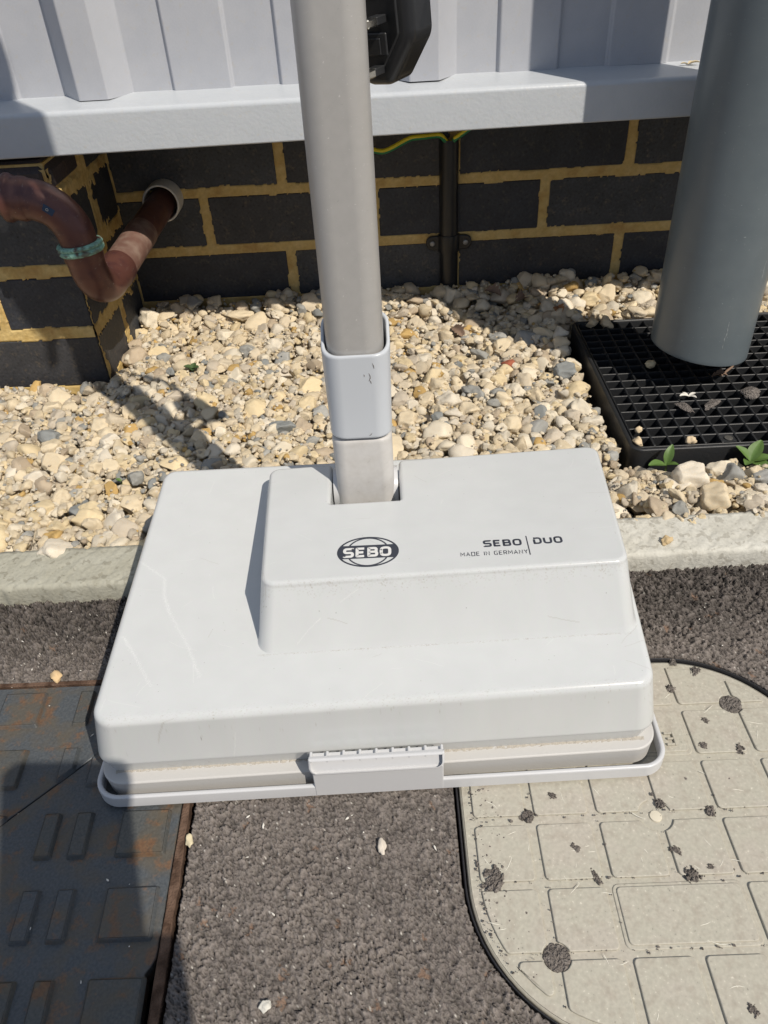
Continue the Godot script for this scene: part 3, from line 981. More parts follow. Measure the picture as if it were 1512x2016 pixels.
# ------------------------------------------------------------------ stones
func icosphere(sub: int) -> MB:
	var b := MB.new()
	var t := (1.0 + sqrt(5.0)) / 2.0
	for p in [[-1, t, 0], [1, t, 0], [-1, -t, 0], [1, -t, 0], [0, -1, t], [0, 1, t], [0, -1, -t], [0, 1, -t], [t, 0, -1], [t, 0, 1], [-t, 0, -1], [-t, 0, 1]]:
		b.vert(Vector3(p[0], p[1], p[2]).normalized())
	var f := [[0, 11, 5], [0, 5, 1], [0, 1, 7], [0, 7, 10], [0, 10, 11], [1, 5, 9], [5, 11, 4], [11, 10, 2], [10, 7, 6], [7, 1, 8], [3, 9, 4], [3, 4, 2], [3, 2, 6], [3, 6, 8], [3, 8, 9], [4, 9, 5], [2, 4, 11], [6, 2, 10], [8, 6, 7], [9, 8, 1]]
	for s in sub:
		var nf := []
		var mid := {}
		for q in f:
			var m := []
			for e in 3:
				var a: int = q[e]; var d: int = q[(e + 1) % 3]
				var key := mini(a, d) * 100000 + maxi(a, d)
				if not mid.has(key):
					mid[key] = b.vert((b.v[a] + b.v[d]).normalized())
				m.append(mid[key])
			nf.append([q[0], m[0], m[2]]); nf.append([q[1], m[1], m[0]]); nf.append([q[2], m[2], m[1]]); nf.append(m)
		f = nf
	for q in f:
		b.tri(q[0], q[1], q[2])
	return b
func stone_shape(sd: int, sub: int, facets: int, lump: float, sharp := 0.9) -> ArrayMesh:
	var b := icosphere(sub)
	var r := RandomNumberGenerator.new(); r.seed = sd
	var f := FastNoiseLite.new(); f.seed = sd; f.frequency = 0.75; f.fractal_octaves = 4
	var planes := []
	for k in facets:
		planes.append([Vector3(r.randfn(), r.randfn(), r.randfn()).normalized(), r.randf_range(0.5, 0.86)])
	for i in b.v.size():
		var p := b.v[i]
		for q in planes:
			var n: Vector3 = q[0]
			var over: float = p.dot(n) - q[1]
			if over > 0.0:
				p -= n * over * sharp
		p *= 1.0 + f.get_noise_3dv(p * 1.0) * lump
		b.v[i] = p * 1.12
	return b.build()

var bed := PackedFloat32Array()
var bed_nx := 0
const BX0 := -0.62
const BZ0 := 0.0
const BC := 0.003
func bed_at(x: float, z: float) -> float:
	var i := clampi(int((x - BX0) / BC), 0, bed_nx - 1); var j := clampi(int((z - BZ0) / BC), 0, bed.size() / bed_nx - 1)
	return bed[j * bed_nx + i]
func bed_target(x: float, z: float) -> float:
	var y := -0.011
	y += 0.021 * clampf((0.075 - z) / 0.06, 0, 1)                       # heaped a little against the wall
	y += 0.012 * clampf((z - 0.44) / 0.09, 0, 1)                       # level with the kerb
	y += 0.005 * sin(x * 17.0 + 1.0) * sin(z * 14.0)
	var dx := maxf(0.358 - x, x - 0.663); var dz := maxf(0.13 - z, z - 0.43)
	if z < 0.43: y += 0.0075 * clampf(1.0 - (dx - 0.004) / 0.05, 0, 1) if dx > 0.0 else 0.006
	return y
func build_gravel() -> void:
	var g := struct(Node3D.new()) as Node3D
	g.name = "gravel_bed"
	add_child(g)
	g.position = Vector3(0.1, -0.05, 0.27)
	var soil := MB.new()
	var i0 := soil.vert(Vector3(-1.2, -0.036, -0.02)); soil.vert(Vector3(1.4, -0.036, -0.02)); soil.vert(Vector3(1.4, -0.036, 0.56)); soil.vert(Vector3(-1.2, -0.036, 0.56))
	soil.quad(i0, i0 + 3, i0 + 2, i0 + 1)
	put_w("soil", soil, M.soil, g).set_meta("kind", "structure")
	var shapes := []
	for k in 14:
		shapes.append(stone_shape(100 + k, 2, 5 + k % 6, 0.30, 0.92 - 0.02 * (k % 4)))
	var hi := []
	for k in 12:
		hi.append(stone_shape(300 + k, 3, 5 + k % 6, 0.32, 0.93))
	var tones := [Color(0.77, 0.66, 0.48), Color(0.74, 0.63, 0.455), Color(0.81, 0.73, 0.585), Color(0.68, 0.59, 0.45), Color(0.77, 0.64, 0.42), Color(0.60, 0.53, 0.43), Color(0.79, 0.72, 0.60), Color(0.55, 0.455, 0.34),
		Color(0.37, 0.37, 0.35), Color(0.3, 0.315, 0.315), Color(0.6, 0.41, 0.17), Color(0.7, 0.64, 0.53), Color(0.43, 0.43, 0.41)]
	var odds := [16, 15, 13, 12, 11, 8, 8, 4, 3, 2, 2.5, 5, 2]
	bed_nx = int(1.42 / BC)
	bed.resize(bed_nx * int(0.565 / BC))
	bed.fill(-0.034)
	var r := RandomNumberGenerator.new(); r.seed = 21
	var made := []        # [transform, shape, tone, radius]
	var passes := [[4500, 0.0075, 0.0130], [7000, 0.0038, 0.0070], [9000, 0.0060, 0.0152], [7000, 0.0025, 0.0052], [9000, 0.0012, 0.0026]]
	for ps in passes.size():
		var pass_: Array = passes[ps]
		for n in pass_[0]:
			var x := r.randf_range(BX0 + 0.01, 0.785)
			var z := r.randf_range(0.006, 0.545)
			var big := r.randf()
			var rad: float = lerpf(pass_[1], pass_[2], big * big)
			if ps == 2 and r.randf() < 0.05: rad = r.randf_range(0.0135, 0.019)
			if z - rad < 0.001: z = rad + 0.001
			if x < -0.215 and z < 0.203 + rad and x - rad < -0.215: continue
			if x > 0.353 - rad * 0.8 and x < 0.668 + rad and z > 0.125 - rad and z < 0.435 + rad: continue
			if z > kerb_z(x) - 0.034 - rad * 0.5 and (rad > 0.007 or r.randf() < 0.8): continue
			var sq := Vector3(r.randf_range(0.85, 1.25), r.randf_range(0.55, 0.85), r.randf_range(0.8, 1.1))
			var ry := rad * sq.y
			var s := 0.0; var w := 0
			var q := int(rad * 0.75 / BC) + 1
			var ci := int((x - BX0) / BC); var cj := int((z - BZ0) / BC)
			var mx := -1.0
			for dj in range(-q, q + 1):
				for di in range(-q, q + 1):
					var i := ci + di; var j := cj + dj
					if i < 0 or j < 0 or i >= bed_nx or j >= bed.size() / bed_nx or di * di + dj * dj > q * q: continue
					var hh := bed[j * bed_nx + i]
					s += hh; w += 1
					mx = maxf(mx, hh)
			if w == 0: continue
			s = s / w * 0.65 + mx * 0.35
			var y := s + ry * 0.42
			var tgt := bed_target(x, z)
			if y + ry > tgt + 0.010 + (0.004 if rad > 0.01 else 0.0) or (y + ry * 0.3 > tgt + (0.004 if ps < 4 else 0.007)): continue
			var basis := Basis(Vector3.UP, r.randf() * TAU) * Basis(Vector3.RIGHT, r.randfn(0, 0.35)) * Basis(Vector3.BACK, r.randfn(0, 0.3))
			var q2 := int(rad / BC) + 1
			for dj in range(-q2, q2 + 1):
				for di in range(-q2, q2 + 1):
					var i := ci + di; var j := cj + dj
					if i < 0 or j < 0 or i >= bed_nx or j >= bed.size() / bed_nx: continue
					var e := 1.0 - (di * di + dj * dj) * BC * BC / (rad * rad)
					if e > 0.0:
						bed[j * bed_nx + i] = maxf(bed[j * bed_nx + i], y + ry * sqrt(e) * 0.92)
			var tone := 0
			var pick := r.randf() * 101.5
			while tone < odds.size() - 1 and pick > odds[tone]:
				pick -= odds[tone]; tone += 1
			made.append([Transform3D(basis * Basis.from_scale(sq * rad), Vector3(x, y, z)), r.randi() % 12, tone, rad, y + ry])
	# the 300 that show largest become stones of their own
	var score := []
	for k in made.size():
		var t: Transform3D = made[k][0]
		var p := t.origin
		var seen := p.x > -0.34 + p.z * 0.22 and p.x < 0.46 + (0.16 - p.z * 0.2) and not (p.z > 0.36 and p.x > -0.12 and p.x < 0.33)
		var clear: float = made[k][4] - bed_at(p.x, p.z)
		var buried: bool = bed_at(p.x, p.z) > made[k][4] + 0.001
		score.append([(made[k][3] / (1.15 - p.z) if seen and not buried else 0.0), k])
	score.sort_custom(func(a, b): return a[0] > b[0])
	var single := {}
	var tone_mats := []
	for c in tones:
		var m: StandardMaterial3D = M.stone.duplicate()
		m.vertex_color_use_as_albedo = false
		m.albedo_color = (c as Color).linear_to_srgb()
		tone_mats.append(m)
	for k in 300:
		var id: int = score[k][1]
		single[id] = true
		var o := put("stone", hi[made[id][1]], tone_mats[made[id][2]], g)
		o.transform = made[id][0]
		o.position -= g.position
	for kind in shapes.size():
		pass
	var by := {}
	for id in made.size():
		if not single.has(id):
			var key: int = made[id][1]
			if not by.has(key): by[key] = []
			by[key].append(id)
	var st := Node3D.new()
	st.name = "small_stones"
	st.set_meta("kind", "stuff")
	g.add_child(st)
	for key in by:
		var mm := MultiMesh.new()
		mm.transform_format = MultiMesh.TRANSFORM_3D
		mm.use_colors = true
		mm.mesh = shapes[key]
		mm.instance_count = by[key].size()
		for i in by[key].size():
			var e: Array = made[by[key][i]]
			var t: Transform3D = e[0]
			t.origin -= g.position
			mm.set_instance_transform(i, t)
			var c: Color = tones[e[2]]
			mm.set_instance_color(i, c * r.randf_range(0.85, 1.1))
		var o := MultiMeshInstance3D.new()
		o.multimesh = mm
		o.material_override = M.stone
		o.name = "gravel"
		o.set_meta("kind", "stuff")
		st.add_child(o, true)
	print("stones ", made.size())
	# a brick-red pebble and a few stones that stand out
	var red := thing("red_pebble", Vector3(0.272, bed_at(0.272, 0.213) + 0.003, 0.213), "small brick-red pebble lying on the pale gravel left of the grate", "pebble")
	var rm := put("pebble_body", hi[3], mat(lin(0.33, 0.1, 0.055), 0.9), red)
	rm.scale = Vector3(0.0085, 0.0055, 0.007)
	for q in [[0.333, 0.247, 0.0155, 0.009, 0.0125, 9, 5, "blue-grey angular stone resting on the gravel just left of the grate"], [-0.078, 0.052, 0.019, 0.0065, 0.011, 0, 2, "flat pale stone lying near the wall behind the grey tube"], [0.005, 0.327, 0.014, 0.007, 0.0085, 9, 7, "smooth blue-grey oval stone on the gravel left of the grey tube"], [0.404, 0.474, 0.018, 0.013, 0.013, 6, 5, "large pale veined stone in front of the grate beside the kerb"], [0.44, 0.452, 0.013, 0.01, 0.011, 2, 4, "rounded buff stone between the two green weeds in front of the grate"]]:
		var t := thing("loose_stone", Vector3(q[0], maxf(bed_at(q[0], q[1]), bed_target(q[0], q[1])) + q[3] * 0.35, q[1]), q[7], "stone", "stones that stand out of the gravel")
		var o := put("stone_body", hi[q[6]], tone_mats[q[5]], t)
		o.scale = Vector3(q[2], q[3], q[4])

# ------------------------------------------------------------------ covers set into the asphalt
func outline_round(p: PackedVector2Array, r: float) -> PackedVector2Array:    # rounds the sharp corners of a polygon
	# drop points that lie closer than a hair, then fillet corners
	var q := []
	for k in p.size():
		if q.is_empty() or p[k].distance_to(q[-1]) > 0.0004:
			q.append(p[k])
	if q.size() > 2 and q[0].distance_to(q[-1]) < 0.0004:
		q.pop_back()
	var rad := []
	var n := q.size()
	for k in n:
		var a: Vector2 = q[(k + n - 1) % n] - q[k]; var b: Vector2 = q[(k + 1) % n] - q[k]
		var turn := PI - absf(a.angle_to(b))
		rad.append(r if turn > 0.6 and minf(a.length(), b.length()) > r * 0.9 else 0.0)
	return rounded(q, rad, 4)
func build_cover() -> void:
	var c := thing("access_cover", Vector3(0.279, GY - 0.02, 0.8005), "beige plastic access cover with rounded corners and raised square pads", "cover")
	var b := MB.new()
	var plate := ccw(cover_poly)
	var top := GY - 0.0022
	b.rings([ring3(plate, GY - 0.022), ring3(plate, top - 0.0016), ring3(inset(plate, 0.0004), top - 0.0006), ring3(inset(plate, 0.0014), top)])
	var lip := inset(plate, 0.0016)
	var f := b.v.size()
	for p in lip:
		b.vert(Vector3(p.x, top, p.y))
	b.cap(f, lip.size())
	put_w("plate", b, M.cover, c)
	var rub := MB.new()
	var o1 := inset(plate, -0.0024)
	rub.rings([ring3(o1, GY - 0.03), ring3(o1, GY - 0.0012), ring3(inset(o1, 0.0005), GY - 0.0005), ring3(inset(o1, 0.0011), GY - 0.0008), ring3(inset(o1, 0.0016), GY - 0.003), ring3(inset(o1, 0.0018), GY - 0.03)])
	put_w("rubber_seal", rub, M.rubber, c)
	var bed_ := MB.new()
	bed_.box(Vector3(0.15, GY - 0.034, 0.665), Vector3(0.408, GY - 0.028, 0.936))
	put_w("recess_floor", bed_, M.gap, c)
	var xs := [[0.1675, 0.1995], [0.2055, 0.2385], [0.2442, 0.2772], [0.2826, 0.3145], [0.3192, 0.3520], [0.358, 0.3905]]
	var zs := [[0.6845, 0.7184], [0.7240, 0.7580], [0.7635, 0.7972], [0.8035, 0.8378], [0.8430, 0.8768], [0.8812, 0.9165]]
	var field := inset(plate, 0.0072)
	var holes := [Vector2(0.2038, 0.8792), Vector2(0.3548, 0.7198), Vector2(0.2794, 0.8005)]
	for j in 6:
		for i in 6:
			if (j == 4 and (i == 2 or i == 3)) or (j == 1 and (i == 2 or i == 3)):
				continue
			var q := PackedVector2Array([Vector2(xs[i][0], zs[j][0]), Vector2(xs[i][1], zs[j][0]), Vector2(xs[i][1], zs[j][1]), Vector2(xs[i][0], zs[j][1])])
			pad(c, q, field, holes, top)
	for j in [1, 4]:
		var q := PackedVector2Array([Vector2(0.2442, zs[j][0] + 0.0002), Vector2(0.3145, zs[j][0] + 0.0002), Vector2(0.3145, zs[j][1] - 0.002), Vector2(0.2442, zs[j][1] - 0.002)])
		pad(c, q, field, holes, top)
		var border := MB.new()
		slab(border, rounded([q[0] + Vector2(-0.0022, -0.0022), q[1] + Vector2(0.0022, -0.0022), q[2] + Vector2(0.0022, 0.0022), q[3] + Vector2(-0.0022, 0.0022)], [0.0042], 5), top - 0.001, top + 0.0006, 0.0005)
		put_w("border", border, M.cover, c)
	# raised letter E
	var e := MB.new()
	for q in [[0.3061, 0.7420, 0.3076, 0.7520], [0.3009, 0.7420, 0.30615, 0.7434], [0.3022, 0.7463, 0.30615, 0.7476], [0.3009, 0.7506, 0.30615, 0.7520]]:
		e.box(Vector3(q[0], top, q[1]), Vector3(q[2], top + 0.0034, q[3]), 0.0003)
	put_w("raised_letter", e, M.cover, c)
	var bt := MB.new()
	bt.tube(PackedVector3Array([Vector3(0.2794, top - 0.002, 0.8005), Vector3(0.2794, top + 0.0006, 0.8005), Vector3(0.2794, top + 0.001, 0.8005)]), PackedFloat32Array([0.0038, 0.0038, 0.0034]), 28)
	put_w("plug_button", bt, M.cover_button, c)
	# scratches: thin raised threads of pale plastic
	var r := RandomNumberGenerator.new(); r.seed = 8
	var sc := MB.new()
	for k in 70:
		var p := Vector2(r.randf_range(0.17, 0.39), r.randf_range(0.69, 0.91))
		if not Geometry2D.is_point_in_polygon(p, field) or p.distance_to(holes[0]) < 0.02 or p.distance_to(holes[1]) < 0.02: continue
		var a := r.randf() * TAU
		var l := r.randf_range(0.002, 0.011)
		var pts := PackedVector3Array()
		for s in 7:
			p += Vector2.from_angle(a) * l / 6.0
			a += r.randfn(0, 0.12)
			pts.push_back(Vector3(p.x, top + 0.00155, p.y))
		sc.tube(pts, PackedFloat32Array([0.00003, 0.00012, 0.00018, 0.00015, 0.00018, 0.0001, 0.00003]), 5, false)
	var so := put_w("scratches", sc, M.cover_scratch, c)
	so.set_meta("kind", "stuff")
	# packed mud in the lifting holes
	for h in [[holes[0], "round plug of packed mud in the lower lifting hole of the beige cover", 12], [holes[1], "round plug of packed mud in the upper lifting hole of the beige cover", 13]]:
		var t := thing("mud_plug", Vector3(h[0].x, top, h[0].y), h[1], "mud", "mud plugs of the beige cover")
		var m := MB.new()
		var fn := FastNoiseLite.new(); fn.seed = h[2]; fn.frequency = 0.35; fn.fractal_octaves = 3
		var rs := []
		for q in [[0.0076, -0.003], [0.0075, 0.0], [0.0072, 0.0006], [0.0064, 0.001], [0.0052, 0.0011], [0.0038, 0.0011], [0.0024, 0.0011], [0.001, 0.0011], [0.0001, 0.0011]]:
			var rr := PackedVector3Array()
			for k in 40:
				var a := TAU * k / 40
				var w: float = q[0] * (1.0 + 0.07 * fn.get_noise_2d(cos(a) * 9.0, sin(a) * 9.0))
				rr.push_back(Vector3(cos(a) * w, q[1] + fn.get_noise_2d(cos(a) * w * 1000.0 + 40.0, sin(a) * w * 1000.0) * 0.0016, -sin(a) * w))
			rs.append(rr)
		m.rings(rs)
		put("mud_lump", m.build(), M.mud, t)
func pad(c: Node3D, q: PackedVector2Array, field: PackedVector2Array, holes: Array, top: float) -> void:
	var pieces := Geometry2D.intersect_polygons(q, field)
	if pieces.is_empty(): return
	var p: PackedVector2Array = pieces[0]
	for k in holes.size():
		var disc := PackedVector2Array()
		for s in 32:
			disc.push_back(holes[k] + Vector2.from_angle(TAU * s / 32) * (0.0078 if k < 2 else 0.0105))
		var cut := Geometry2D.clip_polygons(p, disc)
		if cut.size() == 1: p = cut[0]
	var area := 0.0
	for k in p.size(): area += p[k].cross(p[(k + 1) % p.size()])
	if absf(area) < 0.0002: return
	var b := MB.new()
	slab(b, outline_round(p, 0.0026), top - 0.001, top + 0.0015, 0.0005)
	put_w("raised_pad", b, M.cover, c)

func iron_edge(z: float) -> float:
	return -0.0185 + (z - 0.787) * 0.044
func build_iron_cover() -> void:
	var c := thing("iron_cover", Vector3(-0.18, GY - 0.02, 0.82), "dark rusty iron manhole cover in two halves with raised treads", "cover")
	var top := GY - 0.001
	var zt := 0.6795
	var zb := 1.0
	# two plates split by the slanting seam
	var s0 := Vector2(-0.33, 0.993); var s1 := Vector2(-0.0265, 0.6800)
	var dir := (s1 - s0).normalized()
	var nrm := Vector2(-dir.y, dir.x)      # towards +z side
	if nrm.y < 0: nrm = -nrm
	var g := 0.0005
	var upper := PackedVector2Array([Vector2(-0.33, zt), Vector2(-0.0285, zt), s1 - nrm * g, s0 - nrm * g])
	var jag := PackedVector2Array()
	jag.push_back(s1 + nrm * g + dir * 0.0)
	jag.push_back(Vector2(iron_edge(zt + 0.001), zt + 0.001))
	var r := RandomNumberGenerator.new(); r.seed = 3
	var zz := zt + 0.008
	while zz < zb:
		var bite := 0.0
		if zz > 0.872: bite = 0.0005 + 0.0042 * clampf((zz - 0.874) / 0.006, 0, 1) + r.randf_range(-0.0005, 0.0005)
		jag.push_back(Vector2(iron_edge(zz) - bite + r.randf_range(-0.0002, 0.0002), zz))
		zz += 0.0042
	jag.push_back(Vector2(iron_edge(zb) - 0.004, zb)); jag.push_back(Vector2(-0.33, zb)); jag.push_back(s0 + nrm * g)
	for q in [upper, jag]:
		var b := MB.new()
		slab(b, q, top - 0.012, top, 0.0005, 1)
		put_w("plate", b, M.iron, c)
	var under := MB.new()
	under.box(Vector3(-0.34, GY - 0.034, 0.675), Vector3(-0.004, GY - 0.028, 1.005))
	put_w("recess_floor", under, M.gap, c)
	# rusty frame: top bar and right bar
	var fr := MB.new()
	var poly := PackedVector2Array([Vector2(-0.335, 0.6752), Vector2(-0.0235, 0.6752), Vector2(iron_edge(0.6752) + 0.0062, 0.6752)])
	for k in 30:
		var z := 0.684 + k * 0.0108
		poly.push_back(Vector2(iron_edge(z) + 0.0056 + 0.0013 * (z - 0.7) / 0.2 + r.randf_range(-0.0007, 0.0007), z))
	for k in 30:
		var z := 0.684 + (29 - k) * 0.0108
		poly.push_back(Vector2(iron_edge(z) + 0.0009 + r.randf_range(-0.0002, 0.0002), z))
	poly.push_back(Vector2(iron_edge(0.679) + 0.0009, 0.6787)); poly.push_back(Vector2(-0.335, 0.6787))
	slab(fr, poly, GY - 0.03, GY + 0.0004, 0.0004, 1)
	put_w("frame", fr, M.rust, c)
	# treads
	var lean := 0.062
	for row in 7:
		var z0 := 0.6865 + row * 0.0492
		var z1 := z0 + 0.0287
		var sh := (z0 - 0.788) * lean
		for col in range(-3, 3):
			var base := -0.0545 + col * 0.1065 + 0.0 if true else 0.0
			for q in [[base, base + 0.0295, true], [base - 0.0505, base - 0.0410, false], [base - 0.0295, base - 0.0200, false]]:
				var a := Vector2(q[0] + sh, z0); var e := Vector2(q[1] + sh, z1)
				if e.x > iron_edge(z1) - 0.004 or a.x < -0.32 or z1 > 0.99: continue
				var lead: float = 0.0016
				var p := PackedVector2Array([a, Vector2(e.x, z0), Vector2(e.x + lead, z1), Vector2(a.x + lead, z1)])
				var ok := true
				var lower_half := nrm.dot(p[0] - s0) > 0.0
				for k in 4:
					if (nrm.dot(p[k] - s0) > 0.0) != lower_half: ok = false
				if not ok:
					# a tread crossed by the seam: keep it on the side where most of it lies
					var big := PackedVector2Array([s0 + nrm * 0.0012, s1 + nrm * 0.0012, s1 + nrm * 0.5, s0 + nrm * 0.5]) if nrm.dot((p[0] + p[2]) * 0.5 - s0) > 0.0 else PackedVector2Array([s0 - nrm * 0.0012, s1 - nrm * 0.0012, s1 - nrm * 0.5, s0 - nrm * 0.5])
					var cut := Geometry2D.intersect_polygons(p, big)
					if cut.is_empty(): continue
					p = cut[0]
				var b := MB.new()
				var pp := ccw(outline_round(p, 0.0008))
				b.rings([ring3(inset(pp, -0.0014), top - 0.0003), ring3(inset(pp, -0.0009), top + 0.0004), ring3(pp, top + 0.0024), ring3(inset(pp, 0.0004), top + 0.0026)])
				var f := b.v.size()
				for w in inset(pp, 0.0006): b.vert(Vector3(w.x, top + 0.0026, w.y))
				b.cap(f, pp.size())
				put_w("tread", b, M.iron_pad if (row + col) % 2 == 0 else M.iron, c)
# ------------------------------------------------------------------ the carpet cleaning machine
func zf_top(x: float) -> float: return lerpf(0.766, 0.7535, (x + 0.0585) / 0.341)
func zb_top(x: float) -> float: return lerpf(0.549, 0.5475, (x + 0.0555) / 0.345)
func body_top(x: float, z: float) -> float:
	var t := (zf_top(x) - z) / (zf_top(x) - zb_top(x))
	return 0.0555 + 0.0345 * t + 0.0015 * sin(clampf(t, 0, 1) * PI)
func lerp_ring(a: PackedVector3Array, b: PackedVector3Array, t: float) -> PackedVector3Array:
	var o := PackedVector3Array()
	for k in a.size(): o.push_back(a[k].lerp(b[k], t))
	return o
func on_top(poly: PackedVector2Array, drop: float) -> PackedVector3Array:
	var o := PackedVector3Array()
	for p in poly: o.push_back(Vector3(p.x, body_top(p.x, p.y) - drop, p.y))
	return o
func planar_uv(b: MB) -> void:
	for k in b.v.size(): b.u[k] = Vector2(b.v[k].x, b.v[k].z)
func fillet_rings(wall: PackedVector2Array, y_of: Callable, r: float, steps: int) -> Array:
	var rs := []
	for k in range(0, steps + 1):
		var a := PI / 2 * k / steps
		var q := inset(wall, r * (1.0 - cos(a)))
		var o := PackedVector3Array()
		for p in q: o.push_back(Vector3(p.x, y_of.call(p) - r * (1.0 - sin(a)), p.y))
		rs.append(o)
	return rs
func grid_cap(b: MB, poly: PackedVector2Array, y_of: Callable) -> void:     # lid over a convex-ish outline that follows y_of
	var tri := Geometry2D.triangulate_polygon(poly)
	var f := b.v.size()
	for p in poly: b.vert(Vector3(p.x, y_of.call(p), p.y))
	for k in range(0, tri.size(), 3):
		var A := f + tri[k]; var B := f + tri[k + 1]; var C := f + tri[k + 2]
		if (b.v[B] - b.v[A]).cross(b.v[C] - b.v[A]).y < 0: b.tri(A, C, B)
		else: b.tri(A, B, C)

func build_machine() -> void:
	var m := thing("carpet_cleaner", Vector3(0.112, GY, 0.66), "light grey carpet cleaning machine with boxy head and upright aluminium tube", "carpet cleaner")
	# --- base flange and wheels of the underside
	var bot := [Vector2(-0.0712, 0.7708), Vector2(0.2872, 0.7605), Vector2(0.2968, 0.5405), Vector2(-0.0620, 0.5425)]
	var topc := [Vector2(-0.0648, 0.7672), Vector2(0.2825, 0.7545), Vector2(0.2897, 0.5470), Vector2(-0.0557, 0.5485)]
	var bp := ccw(rounded(bot, [0.015, 0.015, 0.012, 0.012], 9))
	var tp := ccw(rounded(topc, [0.0125, 0.0125, 0.0105, 0.0105], 9))
	var fl := MB.new()
	var fo := ccw(rounded([Vector2(-0.0712, 0.7759), Vector2(0.2890, 0.7650), Vector2(0.2960, 0.5415), Vector2(-0.0615, 0.5435)], [0.0165, 0.0165, 0.012, 0.012], 9))
	fl.rings([ring3(inset(fo, 0.0125), -0.0119), ring3(inset(fo, 0.0016), -0.0118), ring3(inset(fo, 0.0010), -0.0110), ring3(inset(fo, 0.0003), 0.0030), ring3(fo, 0.0036), ring3(inset(fo, 0.0001), 0.0043), ring3(inset(fo, 0.0007), 0.0049), ring3(inset(fo, 0.0012), 0.0051), ring3(inset(fo, 0.010), 0.0056)])
	put_w("base_flange", fl, M.plastic_low, m)
	var dirt := MB.new()     # pale grime caught on the ledge
	var dn := FastNoiseLite.new(); dn.seed = 90; dn.frequency = 0.3; dn.fractal_octaves = 3
	for side in 2:
		var a0: float = [-0.06, 0.152][side]; var a1: float = [0.066, 0.281][side]
		var rs := []
		var n := 160
		for k in n + 1:
			var x := lerpf(a1, a0, float(k) / n)
			var zc := lerpf(0.7705, 0.7605, (x + 0.0655) / 0.3527)
			var r := PackedVector3Array()
			for q in 7:
				var h: float = maxf(-0.0005, (0.0007 + dn.get_noise_2d(x * 1000.0, 0.0) * 0.0007) * (1.0 - q / 5.0) + dn.get_noise_2d(x * 1000.0, q * 5.0 + 30.0) * 0.0004)
				r.push_back(Vector3(x, 0.0053 + h, zc - 0.0042 + q * 0.00045))
			rs.append(r)
		dirt.rings(rs, false)
	put_w("grime", dirt, M.dirt, m).set_meta("kind", "stuff")
	# --- lower cover
	var b := MB.new()
	var w0 := ring3(inset(bp, 0.0042), 0.0050)
	var w1 := ring3(inset(bp, 0.0007), 0.0172)
	var w2 := ring3(bp, 0.0190)
	var lip_r := 0.0045
	var wall_top := on_top(tp, lip_r)
	var rs2 := [w0, w1, ring3(inset(bp, 0.0001), 0.0180), w2, lerp_ring(w2, wall_top, 0.03), lerp_ring(w2, wall_top, 0.97)]
	var yf := func(p: Vector2) -> float: return body_top(p.x, p.y)
	rs2.append_array(fillet_rings(tp, yf, lip_r, 6))
	var flat := inset(tp, lip_r + 0.0006)
	var lastr := PackedVector3Array()
	for p in flat: lastr.push_back(Vector3(p.x, body_top(p.x, p.y), p.y))
	rs2.append(lastr)
	# a few inner rings so that the gently curved lid stays smooth
	for d in [0.02, 0.045, 0.075]:
		var q := PackedVector3Array()
		var cen := Vector2(0.114, 0.655)
		for p in flat:
			var s: Vector2 = cen + (p - cen) * (1.0 - d / 0.1)
			q.push_back(Vector3(s.x, body_top(s.x, s.y), s.y))
		rs2.append(q)
	var fi := b.rings(rs2)
	b.cap(fi[-1], tp.size())
	planar_uv(b)
	put_w("lower_cover", b, M.plastic, m)
	# --- raised housing with a notch for the neck
	var hb := [Vector2(0.0358, 0.7222), Vector2(0.2788, 0.7158), Vector2(0.2872, 0.5632), Vector2(0.1312, 0.5705), Vector2(0.1312, 0.6215), Vector2(0.0815, 0.6225), Vector2(0.0815, 0.5722), Vector2(0.0292, 0.5742)]
	var ht := [Vector2(0.0405, 0.7035), Vector2(0.2735, 0.6968), Vector2(0.2828, 0.5655), Vector2(0.1312, 0.5722), Vector2(0.1312, 0.6215), Vector2(0.0815, 0.6225), Vector2(0.0815, 0.5738), Vector2(0.0335, 0.5760)]
	var hr := [0.0095, 0.0095, 0.0085, 0.004, 0.0012, 0.0012, 0.004, 0.008]
	var hbp := ccw(rounded(hb, hr, 7)); var htp := ccw(rounded(ht, hr, 7))
	var h := MB.new()
	var low := PackedVector3Array(); var low2 := PackedVector3Array()
	var hbi := inset(hbp, -0.0016)
	for k in hbp.size():
		low.push_back(Vector3(hbi[k].x, body_top(hbi[k].x, hbi[k].y) - 0.0008, hbi[k].y))
		low2.push_back(Vector3(hbp[k].x, body_top(hbp[k].x, hbp[k].y) + 0.0016, hbp[k].y))
	var yt := func(_p: Vector2) -> float: return 0.105
	var er := 0.0030
	var hw := ring3(htp, 0.105 - er)
	var hs := [low, lerp_ring(low, low2, 0.35) , low2, lerp_ring(low2, hw, 0.04), lerp_ring(low2, hw, 0.97)]
	hs.append_array(fillet_rings(htp, yt, er, 6))
	hs.append(ring3(inset(htp, er + 0.0005), 0.105))
	var hf := h.rings(hs)
	grid_cap(h, inset(htp, er + 0.0005), yt)
	planar_uv(h)
	put_w("housing", h, M.plastic, m)
	# --- front bumper strip
	var bw := MB.new()
	var path := PackedVector2Array([Vector2(-0.0700, 0.70)])
	var outer := rounded([Vector2(-0.0742, 0.66), Vector2(-0.0746, 0.7825), Vector2(0.2950, 0.7744), Vector2(0.2975, 0.66)], [0.0, 0.0175, 0.0175, 0.0], 10)
	var rr := []
	var inn := inset(outer, 0.0033)
